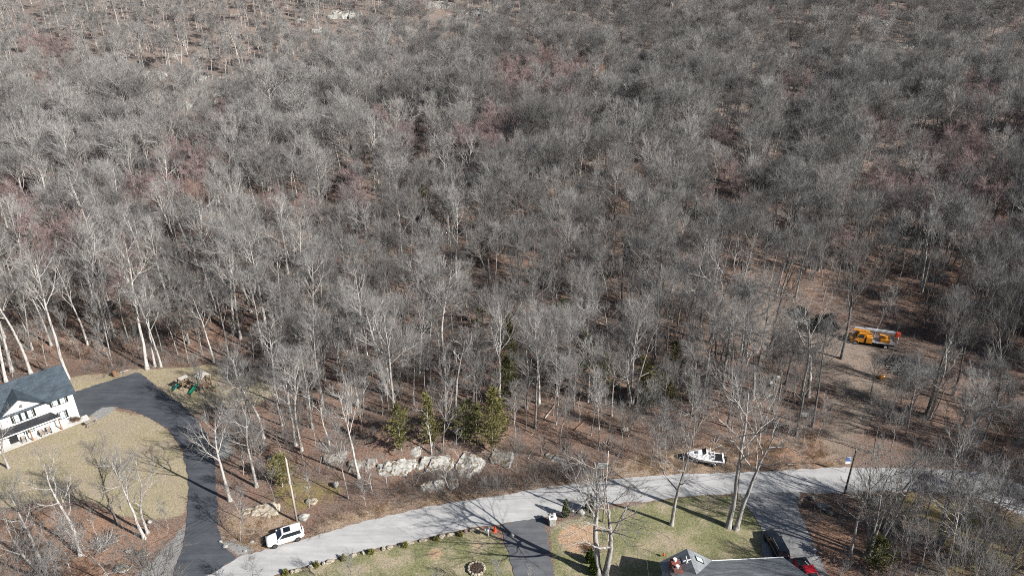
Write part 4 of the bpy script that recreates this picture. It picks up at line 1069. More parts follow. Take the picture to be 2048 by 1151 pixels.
for sx, u0, u1, v0, v1 in ((1, .26, .58, -1.25, -.5), (-1, .30, .62, -1.5, -.7)):
    q = MB(); q.loft([[on_slope(sx, u0, v0, z), on_slope(sx, u1, v0, z), on_slope(sx, u1, v1, z), on_slope(sx, u0, v1, z)] for z in (-.05, .10)]); sk = q.build('skylight', M['black'], h2)
    q = MB(); a_, b_ = u0 + .04, u1 - .04; q.loft([[on_slope(sx, a_, v0 + .08, z), on_slope(sx, b_, v0 + .08, z), on_slope(sx, b_, v1 - .08, z), on_slope(sx, a_, v1 - .08, z)] for z in (.09, .115)]); q.build('pane', M['pane'], sk)
ch = MB().box(xl + .35, xl + 1.25, -3.2, -1.1, 2.5, 5.15).build('chimney', M['brick'], h2)
for yy in (-1.5, -2.5): MB().lathe([(.17, 5.15), (.17, 5.4), (.22, 5.43), (.22, 5.5), (.01, 5.52)], 14, (xl + .8, yy, 0)).build('chimney_pot', M['white'], ch)
q = MB(); q.tube([(xl + 2.1, -1.7, 3.6), (xl + 2.1, -1.7, 5.6)], .03, 6); q.tube([(xl + 1.7, -1.7, 5.3), (xl + 2.6, -1.6, 5.4)], .05, 6); q.tube([(xl + 2.1, -1.3, 5.6), (xl + 2.15, -2.0, 5.3)], .05, 6); q.build('antenna', M['white'], h2)

# ------------------------------------------------------------------ roadside things
def pole(name, base, H, r, m, label, arms=True):
    t = empty(name, base, 0, label, 'utility pole')
    MB().tube([(0, 0, -.5), (0, 0, H * .5), (0, 0, H)], [r, r * .85, r * .68], 10).build('shaft', m, t, True)
    if arms:
        MB().tube([(0, 0, H), (0, 0, H + .3)], .05, 6).build('insulator', M['white'], t)
        MB().box(-.06, .06, -r - .12, -r + .02, 6.55, 7.1).build('bracket', M['steel'], t)
    return t
p1 = ground(594, 1042); H1 = height_to(p1, 918); pole('utility_pole', p1, H1, .16, M['pole_wood'], 'pale wooden utility pole on the verge behind the white suv')
p2 = ground(1206, 1043); H2_ = height_to(p2, 905); pole('utility_pole', p2, H2_, .13, M['pole_wood'], 'thin pale utility pole rising behind the big trunk by the driveway')
p3 = ground(1689, 986); H3 = height_to(p3, 900); pole('utility_pole', p3, H3, .15, M['pole_dark'], 'dark utility pole at the roadside by the blue sign')
def wire(a, b_, sag, label, r=.016):
    pts = []
    for k in range(25):
        u = k / 24; q = Vector(a).lerp(Vector(b_), u); q.z -= sag * 4 * u * (1 - u); pts.append(q)
    tag(MB().tube(pts, r, 5, False).build('overhead_wire', M['wire']), label, 'wire', 'overhead wires')
nxt = Vector((-52, 48, 0))
wire(p1 + np.array([0, -.2, 7.0]), nxt + Vector((0, 0, 6.9)), .5, 'upper overhead wire crossing the dark driveway from the pale pole', .02)
wire(p1 + np.array([0, -.2, 6.6]), nxt + Vector((.25, 0, 6.4)), .6, 'lower overhead wire crossing the dark driveway from the pale pole', .02)
wire(p1 + np.array([0, -.2, 7.0]), p2 + np.array([0, -.2, 7.0]), .8, 'upper overhead wire between the two pale poles, above the outcrop')
wire(p1 + np.array([0, -.2, 6.6]), p2 + np.array([0, -.2, 6.4]), .9, 'lower overhead wire between the two pale poles, above the outcrop')
wire(p2 + np.array([0, -.2, 7.0]), p3 + np.array([0, -.2, 6.8]), .8, 'overhead wire from the thin pale pole to the dark pole')

# basketball backboard on a post across the road
pb = ground(1201, 968); hb = height_to(pb, 932)
t = empty('basketball_hoop', pb, 0, 'grey basketball backboard with white border on a post by the road', 'basketball hoop')
MB().tube([(0, 0, -.2), (0, .0, hb), (.0, -.25, hb + .35)], .05, 7).build('post', M['steel'], t)
MB().box(-.58, .58, -.30, -.27, hb, hb + .80).build('backboard', M['acrylic'], t)
fr = MB()
for x0, x1, z0, z1 in ((-.62, .62, hb - .05, hb + .01), (-.62, .62, hb + .79, hb + .85), (-.63, -.565, hb, hb + .8), (.565, .63, hb, hb + .8), (-.2, .2, hb + .5, hb + .54), (-.2, .2, hb + .16, hb + .2), (-.22, -.18, hb + .16, hb + .54), (.18, .22, hb + .16, hb + .54)): fr.box(x0, x1, -.325, -.302, z0, z1)
fr.build('border', M['white'], t)
rg = MB(); rg.tube([(.22 * math.cos(a), -.56 + .22 * math.sin(a), hb + .15) for a in np.linspace(0, 6.283, 17)], .012, 5, False); rg.build('hoop', M['orange_red'], t)
# blue sign by the dark pole
ps = ground(1690, 944); hs = height_to(ps, 913)
t = empty('road_sign', ps, 0, 'small blue and white sign on a post beside the dark utility pole', 'sign')
MB().tube([(0, 0, -.2), (0, 0, hs)], .04, 6).build('post', M['steel'], t)
MB().box(-.36, .36, -.07, -.045, hs - 1.15, hs + .05).build('panel', M['sign_blue'], t)
MB().box(-.30, .30, -.082, -.072, hs - .05, hs + .02).box(-.36, .36, -.082, -.072, hs - 1.15, hs - .75).box(.1, .34, -.082, -.072, hs - .35, hs - .2).build('marking', M['white'], t)

# mailbox, cone, gate pillar
t = empty('mailbox', ground(977, 1071), -.3, 'white mailbox on a post at the left corner of the weathered driveway', 'mailbox')
MB().box(-.06, .06, -.06, .06, -.1, 1.05).box(-.05, .05, -.35, .2, .85, .95).build('post', M['white'], t)
b = MB(); b.prism([(-.14, 1.06), (.14, 1.06), (.14, 1.22), (.09, 1.32), (0, 1.35), (-.09, 1.32), (-.14, 1.22)], -.45, .2, 'y'); b.build('box', M['steel'], t)
b = MB(); b.box(-.42, -.18, -.3, .15, 1.0, 1.2, bev=.03); b.build('newspaper_holder', M['white'], t)
t = empty('traffic_cone', ground(990, 1061), .2, 'orange traffic cone at the mouth of the weathered driveway', 'traffic cone')
MB().box(-.24, .24, -.24, .24, 0, .05, bev=.01).build('base', M['cone'], t)
MB().lathe([(.19, .05), (.12, .4), (.05, .82), (.03, .85)], 16).build('cone', M['cone'], t)
t = empty('stone_pillar', ground(1104, 1047), .15, 'white topped stone gate pillar at the right corner of the weathered driveway', 'pillar')
MB().box(-.42, .42, -.42, .42, -.1, 1.25, bev=.04).build('shaft', M['rock'], t)
MB().box(-.52, .52, -.52, .52, 1.25, 1.4, bev=.04).build('cap', M['white'], t)
for k, (x, y) in enumerate([(-.25, .2), (.2, .25), (.05, -.2)]): link('finial_stone', rock_mesh(300 + k, (.2, .2, .16), 6, M['rock']), t, (x, y, 1.48))
t = empty('stone_block', ground(1024, 1072), .2, 'small pale numberless stone block lying on the weathered driveway', 'stone block')
link('stone', rock_mesh(310, (.36, .3, .3), 8, M['rock']), t, (0, 0, .2))
# ring planter on the lawn
t = empty('ring_planter', ground(953, 1138), 0, 'round tan stone planter filled with dark soil on the green lawn', 'planter')
pr = []
for k in range(15):
    a = 2 * math.pi * k / 15; o = link('ring_stone', rock_mesh(400 + k % 5, (.26, .19, .24), 7, M['rock_tan']), t, (.98 * math.cos(a), .98 * math.sin(a), .2)); o.rotation_euler = (0, 0, a + math.pi / 2)
MB().lathe([(.01, .02), (.9, .02), (.88, .26), (.5, .36), (.01, .40)], 24).build('soil', M['soil'], t)
link('dead_stems', brush_clump(77, .7, .35, 90, M['brush'], .012), t, (0, 0, .33))

# low stone edging with young evergreen shrubs along the road
edge = [(520, 1160), (570, 1147), (640, 1129), (700, 1112), (800, 1090), (900, 1069), (960, 1057)]
ep = P2(edge); seg = np.linalg.norm(np.diff(ep, axis=0), axis=1); cum = np.concatenate([[0], np.cumsum(seg)])
rng = random.Random(4); s = 1.2; k = 0
stones = []
while s < cum[-1]:
    i = min(np.searchsorted(cum, s) - 1, len(seg) - 1); q = ep[i] + (ep[i + 1] - ep[i]) * (s - cum[i]) / seg[i]
    ln = rng.choice([.45, .6, .9, 1.2, 1.4]); stones.append((q, ln, math.atan2(*(ep[i + 1] - ep[i])[::-1]))); s += ln + rng.uniform(.15, .7)
shr = [(571, 1147), (633, 1132), (688, 1118), (743, 1106), (809, 1092), (872, 1079), (921, 1070)]
ordn = ['first', 'second', 'third', 'fourth', 'fifth', 'sixth', 'seventh', 'eighth', 'ninth', 'tenth', 'eleventh', 'twelfth', 'thirteenth', 'fourteenth', 'fifteenth', 'sixteenth', 'seventeenth', 'eighteenth', 'nineteenth', 'twentieth', 'twenty-first', 'twenty-second', 'twenty-third', 'twenty-fourth', 'twenty-fifth', 'twenty-sixth', 'twenty-seventh', 'twenty-eighth', 'twenty-ninth', 'thirtieth']
smesh = [rock_mesh(500 + k, (.5, .26, .2), 8, M['rock_tan']) for k in range(5)]
vis = [x for x in stones if proj(x[0][0], x[0][1], 0)[1] < 1150]
for k, (q, ln, a) in enumerate(vis):
    o = link('edging_stone', smesh[k % 5]); o.location = (q[0], q[1], .10); o.rotation_euler = (0, 0, a + rng.uniform(-.2, .2)); o.scale = (ln, 1 + rng.uniform(-.1, .5), 1 + rng.uniform(-.2, .5))
    sz = 'long' if ln > 1 else ('short' if ln < .6 else 'middling')
    tag(o, f'{sz} tan edging stone, {ordn[k]} from the left along the green lawn edge', 'stone', 'edging stones along the road')
for k, (x, y) in enumerate(shr):
    sc_ = [1, 1.15, 1.1, 1.1, 1.0, .8, .9][k]; p = ground(x, y)
    t = empty('young_shrub', p, 0, f'small yellow-green shrub, {ordn[k]} from the left between the edging stones', 'shrub', 'young shrubs along the road')
    link('foliage', leafy_shrub(600 + k, .38 * sc_, .95 * sc_, M['shrub_green'], 700, .13), t)
    MB().tube([(0, 0, -.1), (0, 0, .6 * sc_)], .03, 5).build('stem', M['bark_grey'], t)

# arborvitae
for k, (x, y, top, r, lab) in enumerate([(1131, 1033, 1000, .42, 'dark green pointed arborvitae next to the stone gate pillar'), (1178, 1023, 988, .55, 'taller green pointed arborvitae right of the round grey boulder'),
        (1180, 1124, 1099, .5, 'dark green arborvitae left of the big trunk, upper of the pair'), (1188, 1147, 1115, .55, 'bright green arborvitae left of the big trunk base, lower of the pair')]):
    p = ground(x, y); H = height_to(p, top); rg_ = np.random.default_rng(800 + k)
    t = empty('arborvitae', p, 0, lab, 'arborvitae', 'pointed evergreens by the driveway')
    n = 2600; z = rg_.random(n) ** 1.1 * H; a = rg_.random(n) * 6.283; rad = r * np.minimum(1, (1 - z / H) * 1.7) ** .8 * np.minimum(1, .5 + z) * (.55 + .5 * rg_.random(n))
    P = np.stack([rad * np.cos(a), rad * np.sin(a), z + .05], 1); Dd = np.stack([np.cos(a) * .5, np.sin(a) * .5, 1 + 0 * a], 1) + rg_.normal(size=(n, 3)) * .25
    v, f = leaf_cards(P, Dd, .22, rg_, .5); link('foliage', np_mesh('foliage', v, [f], M['arbor']), t)
    MB().tube([(0, 0, -.1), (0, 0, H * .8)], .05, 6).build('trunk', M['bark_grey'], t)
t = empty('planter_shrub', ground(1185, 1101), 0, 'rusty brown dead shrub beside the upper arborvitae left of the big trunk', 'shrub')
link('foliage', brush_clump(88, .45, 1.0, 110, M['wood_post'], .014), t)

# boulders
def boulder(px, py, size, lab, seed, m='rock', rz=0, sink=.25, tilt=0):
    p = ground(px, py); o = link('boulder', rock_mesh(seed, size, 9, M[m])); o.location = (p[0], p[1], p[2] + size[2] * (1 - sink) * .8); o.rotation_euler = (tilt, 0, rz)
    return tag(o, lab, 'boulder')
boulder(607, 1036, (.95, .6, .6), 'round pale boulder at the foot of the pale utility pole behind the suv', 11, 'rock')
boulder(1164, 1027, (.75, .6, .55), 'round grey boulder between the two arborvitae at the roadside', 12, 'rock')
boulder(1146, 1024, (.35, .3, .35), 'small upright grey stone left of the round boulder between the arborvitae', 13, 'rock')
boulder(1650, 1017, (1.3, .6, .45), 'long pale flat boulder beside the dusty parking strip', 14, 'rock', -.45)
boulder(1598, 1003, (.55, .45, .55), 'pale round stone at the entrance of the dusty parking strip', 15, 'rock_tan')
boulder(1660, 1027, (.5, .4, .35), 'small tan stone just below the long flat boulder', 16, 'rock_tan')
boulder(1624, 998, (.45, .4, .35), 'grey stone in the shade above the long flat boulder', 17, 'rock_grey')
boulder(1554, 758, (.7, .5, .5), 'pale boulder left of the clearing, upper of three', 18, 'rock')
boulder(1536, 768, (.8, .5, .5), 'pale boulder left of the clearing, largest of three', 19, 'rock')
boulder(1547, 772, (.45, .4, .4), 'small pale boulder left of the clearing, lowest of three', 20, 'rock')
boulder(1605, 832, (.9, .6, .5), 'grey boulder at the foot of the forked dark tree', 21, 'rock')
boulder(1524, 716, (.6, .4, .35), 'pinkish flat stone above the three pale boulders', 22, 'rock_tan')
boulder(1249, 861, (.7, .5, .5), 'tan boulder alone in the leaf litter above the basketball backboard', 23, 'rock_tan')
boulder(548, 917, (.95, .6, .45), 'flat grey green boulder in the woods above the pale utility pole', 24, 'rock_grey')
boulder(673, 972, (.5, .5, .6), 'grey boulder in the brush right of the pale utility pole', 25, 'rock_grey')
boulder(626, 1003, (1.0, .7, .35), 'low tan rock in the grassy bank behind the pale pole', 26, 'rock_tan', 0, .5)
boulder(245, 1138, (1.5, .8, .3), 'low white rock slab in the leaf litter, largest by the left gravel', 27, 'rock')
boulder(284, 1108, (1.0, .5, .25), 'low white rock slab beside the gravel strip, upper one', 28, 'rock')
boulder(257, 1104, (.5, .4, .3), 'small white stone left of the upper white slab', 29, 'rock')
boulder(300, 1045, (.35, .3, .3), 'small white stone on the lawn right of the paired trunks', 30, 'rock')
boulder(488, 930 - 160, (.5, .4, .35), 'pale stone at the wood edge by the trampoline', 31, 'rock')
boulder(1458, 713, (.6, .4, .4), 'grey angular stone above the fallen white log', 32, 'rock_grey')
for k, (x, y, s) in enumerate([(442, 1084, .32), (451, 1093, .4), (490, 1102, .28), (504, 1084, .34)]):
    boulder(x, y, (s, s * .6, s * .6), ['small white stone at the driveway mouth, farthest up', 'white wedge shaped stone at the driveway mouth', 'small white stone at the road edge left of the suv', 'white stone in front of the white suv'][k], 40 + k, 'rock')

# the pale ledge above the road
def ledge(px, py, L, D, H, rz, lab, seed, m='rock', n=26, lift=-.35):
    p = ground(px, py)
    o = link('rock_ledge', ledge_mesh(seed, L, D, H, M[m], n)); o.location = (p[0], p[1], p[2] + lift); o.rotation_euler = (0, 0, rz)
    return tag(o, lab, 'rock ledge', 'rock ledges above the road')
ledge(938, 932, 1.8, 1.7, 1.75, -.45, 'tall pale cracked rock ledge above the road, rightmost of the big ledges', 51, n=22, lift=-.55)
ledge(872, 928, 2.7, 1.2, 1.35, .12, 'long pale rock ledge with mossy top in the middle of the outcrop', 52, n=24, lift=-.55)
ledge(797, 940, 2.9, 1.5, 1.25, .22, 'grey white rock ledge forming the left part of the outcrop', 53, n=24, lift=-.55)
ledge(725, 934, 2.0, 1.1, .95, .1, 'low grey rock ledge behind the pale straight trunk', 54, 'rock_grey', 10, -.35)
ledge(672, 918, 1.7, 1.0, 1.2, .3, 'small grey ledge below the broken pale trunk', 60, 'rock_grey', 16, -.4)
ledge(872, 975, 3.1, .8, 1.25, .22, 'long low grey ledge below the pale outcrop, nearest the road', 55, 'rock', 14, -.3)
ledge(1003, 916, 1.5, 1.1, 1.2, -.3, 'dark grey ledge right of the pale cracked ledge', 56, 'rock_grey', 16, -.4)
ledge(1110, 920, 1.7, .8, .9, -.5, 'low grey ledge in the shade left of the backboard', 57, 'rock_grey', 14, -.4)
ledge(520, 1028, 2.4, 1.3, .75, .2, 'flat pale rock bank left of the pale utility pole', 58, 'rock_tan', 20, -.5)
ledge(838, 902, 1.5, .7, .9, .2, 'small pale ledge topped with brown leaves above the outcrop', 59, n=14, lift=-.5)
HILL = [(692, 30, 6.5, 'broad pale ledge near the top of the hillside, left of its middle'), (640, 62, 3.0, 'small ledge left below the broad pale hilltop ledge'), (953, 26, 6.0, 'pale ledge near the top edge of the hillside, at its middle'), (880, 12, 5.0, 'ledge at the very top edge, left of the middle hilltop ledge'),
        (1070, 54, 2.2, 'small white ledge high on the hillside, right of the middle hilltop ledge'), (300, 152, 5.5, 'long grey ledge on the thinly wooded left hillside'), (385, 160, 4.5, 'white ledge right of the long grey one on the left hillside'), (450, 185, 4.5, 'ledge right end of the rocky band on the left hillside'),
        (360, 212, 4.0, 'low ledge below the rocky band on the left hillside'), (8, 228, 3.0, 'white ledge at the far left edge of the hillside'), (1780, 46, 3.5, 'pale ledge near the top right of the hillside'), (1805, 92, 3.5, 'second pale ledge below the top right one')]
for k, (x, y, L, lab) in enumerate(HILL):
    p = ground(x, y); o = link('rock_ledge', ledge_mesh(700 + k, L, L * .45, L * .42, M['rock'], 22)); o.location = (p[0], p[1], p[2] - .3); o.rotation_euler = (0, 0, .3 * math.sin(k * 2.1)); tag(o, lab, 'rock ledge', 'ledges on the hillside')

# brush piles
def brush_pile(px, py, r, h, lab, seed, n=260, m='twig_dark'):
    p = ground(px, py); rg_ = np.random.default_rng(seed); t = empty('brush_pile', p, 0, lab, 'brush pile')
    a = rg_.random(n) * 6.283; q = np.sqrt(rg_.random(n)) * r
    P = np.stack([q * np.cos(a), q * np.sin(a), rg_.random(n) * h * (1 - q / r * .8)], 1); d = np.stack([rg_.normal(size=n), rg_.normal(size=n), rg_.normal(size=n) * .25], 1)
    l1, r1 = grow(P - nrm(d) * .8, d, 1.2 + 1.8 * rg_.random(n), .03 + .05 * rg_.random(n), np.full(n, .015), 4, .12, 0, rg_)
    pp, dd, _, _ = spawn(l1, r1, 6, .2, 1, .4, 1.1, rg_); l2, r2 = grow(pp, dd, .4 + .6 * rg_.random(len(pp)), np.full(len(pp), .014), np.full(len(pp), .006), 3, .15, 0, rg_)
    v, f = tubes(l1[:n // 2], r1[:n // 2], 5); link('branches', np_mesh('branches', v, [f], M[m]), t)
    v, f = merge([tubes(l1[n // 2:], r1[n // 2:], 5), tubes(l2, r2, 3)]); link('twigs', np_mesh('twigs', v, f, M['bark_grey']), t)
brush_pile(1815, 735, 3.6, 1.9, 'large dark brush pile of cut branches beside the bucket truck', 71, 420)
brush_pile(1856, 742, 2.4, 1.0, 'grey heap of cut branches right of the large dark brush pile', 72, 200, 'bark_grey')
brush_pile(208, 1086, 1.4, .5, 'small heap of grey branches in the leaf litter on the left', 73, 60, 'bark_grey')
for k, (x, y, r, h) in enumerate([(1600, 632, 2.0, 2.4), (1622, 655, 2.6, 2.0), (1650, 655, 2.6, 3.2)]):
    p = ground(x, y); t = empty('evergreen_bush', p, 0, ['rounded dark evergreen bush at the far edge of the clearing', 'low dark evergreen bush at the end of the fallen log', 'tall dark evergreen bush left of the bucket truck'][k], 'bush', 'dark bushes by the clearing')
    link('foliage', leafy_shrub(900 + k, r, h, M['cedar_dark'], 3200, .3), t); link('stem', brush_clump(910 + k, r * .4, h * .7, 14, M['bark_dark'], .03), t)

# fallen logs
def log(px0, py0, px1, py1, r, lab, m='log'):
    a = ground(px0, py0); c = ground(px1, py1); rg_ = random.Random(px0)
    mid = [(1 - u) * Vector(a) + u * Vector(c) for u in (0, .33, .66, 1)]
    pts = []
    for q in mid: pts.append(Vector((q.x + rg_.uniform(-.12, .12), q.y + rg_.uniform(-.12, .12), float(terrain(q.x, q.y)) + r * .8)))
    tag(MB().tube(pts, [r, r * .9, r * .8, r * .6], 8).build('fallen_log', M[m]), lab, 'log', 'fallen logs')
log(1441, 703, 1490, 702, .14, 'straight white fallen log left of the clearing, behind the leaning trunk')
log(1602, 646, 1660, 662, .16, 'long grey fallen log along the upper edge of the clearing')
log(1380, 830, 1402, 812, .10, 'grey fallen log below the olive cedars')
log(1090, 836, 1110, 808, .11, 'pale fallen log in the leaf litter above the outcrop, steeply angled')
log(1148, 862, 1180, 835, .12, 'dark fallen log near the middle of the woods', 'log_dark')
log(1508, 746, 1535, 744, .08, 'thin pale fallen log right of the leaning trunk')
log(1062, 655, 1075, 654, .12, 'short white fallen log behind the tall cedar')
log(660, 905, 640, 880, .14, 'mossy broken log left of the outcrop', 'log')
log(1395, 905, 1440, 930, .06, 'thin bent branch on the ground behind the boat')
log(770, 900, 792, 912, .1, 'dark log lying on top of the outcrop', 'log_dark')
log(240, 744, 262, 738, .1, 'pale log at the wood edge right of the barrel')
t = empty('lawn_pole', ground(1216, 1079), 0, 'thin white pole standing on the right lawn beside the big trunk', 'pole')
pl_ = ground(1216, 1079); MB().tube([(0, 0, -.1), (0, 0, height_to(pl_, 1022))], .03, 6).build('shaft', M['white'], t); MB().lathe([(.08, -.02), (.08, .03), (.03, .06)], 10).build('base', M['white'], t)
t = empty('garden_stake', ground(1327, 1113), 0, 'pink garden ornament on a thin stake near the brick chimney', 'garden ornament')
MB().tube([(0, 0, -.1), (.05, 0, 1.7)], .02, 5).build('stake', M['log'], t); MB().lathe([(.05, .25), (.16, .35), (.14, .55), (.04, .62)], 10).build('ornament', M['orange_red'], t)

# ------------------------------------------------------------------ tree kinds: one mesh pair per variety, shared by all its copies
KIND = {}
def kind(name, nominal, n, **kw):
    KIND[name] = []
    for k in range(n):
        a = bare_tree(1000 + 37 * len(KIND) + k, nominal, **kw); KIND[name].append((a[0], a[1], nominal, a[2]))
kind('oak', 17, 6, crown=4.7, clear=.46, nl=11, n2=6, n3=5, n4=4, r=.23, up=.10, ang=(.45, 1.05), wob=.035, bark='bark_grey', twig='twig_grey')
kind('pale', 20, 6, crown=4.2, clear=.50, nl=10, n2=5, n3=5, n4=4, r=.27, up=.09, ang=(.45, 1.05), wob=.04, bark='bark_pale', twig='twig_pale')
kind('dark', 17, 6, crown=4.8, clear=.46, nl=10, n2=5, n3=5, n4=4, r=.24, up=.10, ang=(.45, 1.05), wob=.04, bark='bark_dark', twig='twig_dark')
kind('yard', 14, 4, crown=4.0, clear=.42, nl=8, n2=4, n3=4, n4=3, r=.24, tw=.010, up=.06, ang=(.5, 1.15), wob=.05, bark='bark_ash', twig='twig_grey')
kind('double', 15, 2, crown=4.2, clear=.40, nl=8, n2=5, n3=4, n4=3, r=.27, tw=.010, stems=2, wob=.045, bark='bark_ash', twig='twig_grey')
kind('multi', 14, 3, crown=3.8, clear=.34, nl=7, n2=5, n3=4, n4=3, r=.20, stems=4, wob=.045, bark='bark_grey', twig='twig_grey')
kind('spread', 13, 3, crown=4.6, clear=.52, nl=8, n2=4, n3=4, n4=3, r=.27, tw=.010, up=.05, ang=(.75, 1.3), wob=.045, bark='bark_ash', twig='twig_grey')
kind('young', 9, 4, crown=2.1, clear=.35, nl=9, n2=4, n3=4, n4=3, r=.075, tw=.009, ang=(.35, .85), wob=.04, bark='bark_grey', twig='twig_grey')
kind('sapling', 5, 3, crown=1.1, clear=.3, nl=7, n2=3, n3=3, n4=2, r=.04, tw=.008, ang=(.35, .85), bark='bark_pale', twig='twig_grey')
kind('snag', 9, 2, crown=1.8, clear=.4, nl=5, n2=2, n3=2, n4=1, r=.13, tw=.012, bark='bark_pale', twig='bark_pale')
kind('red', 13, 3, crown=3.8, clear=.34, nl=12, n2=6, n3=6, n4=5, r=.14, tw=.013, up=.11, ang=(.4, .95), wob=.035, bark='bark_grey', twig='twig_red')
kind('lean', 17, 1, crown=4.0, clear=.5, nl=9, n2=5, n3=5, n4=3, r=.25, lean=.42, wob=.03, bark='bark_grey', twig='twig_grey')

kind('rust', 12, 1, crown=3.8, clear=.3, nl=12, n2=6, n3=6, n4=5, r=.14, tw=.014, up=.11, ang=(.4, .95), wob=.035, bark='bark_grey', twig='twig_rust')
kind('slim', 17, 2, crown=2.6, clear=.58, nl=9, n2=5, n3=5, n4=4, r=.16, up=.10, ang=(.4, 1.0), wob=.03, bark='bark_pale', twig='twig_pale')
hand_xy = []
def plant(p, H, kd, label, group, v=0, rz=0.0, thick=1.0):
    tm, cm, nom, _ = KIND[kd][v % len(KIND[kd])]
    t = empty('bare_tree', p, rz, label, 'tree', group)
    s = H / nom * .93; t.scale = (s * thick, s * thick, s)
    link('trunk', tm, t); link('crown', cm, t)
    hand_xy.append((p[0], p[1])); return t

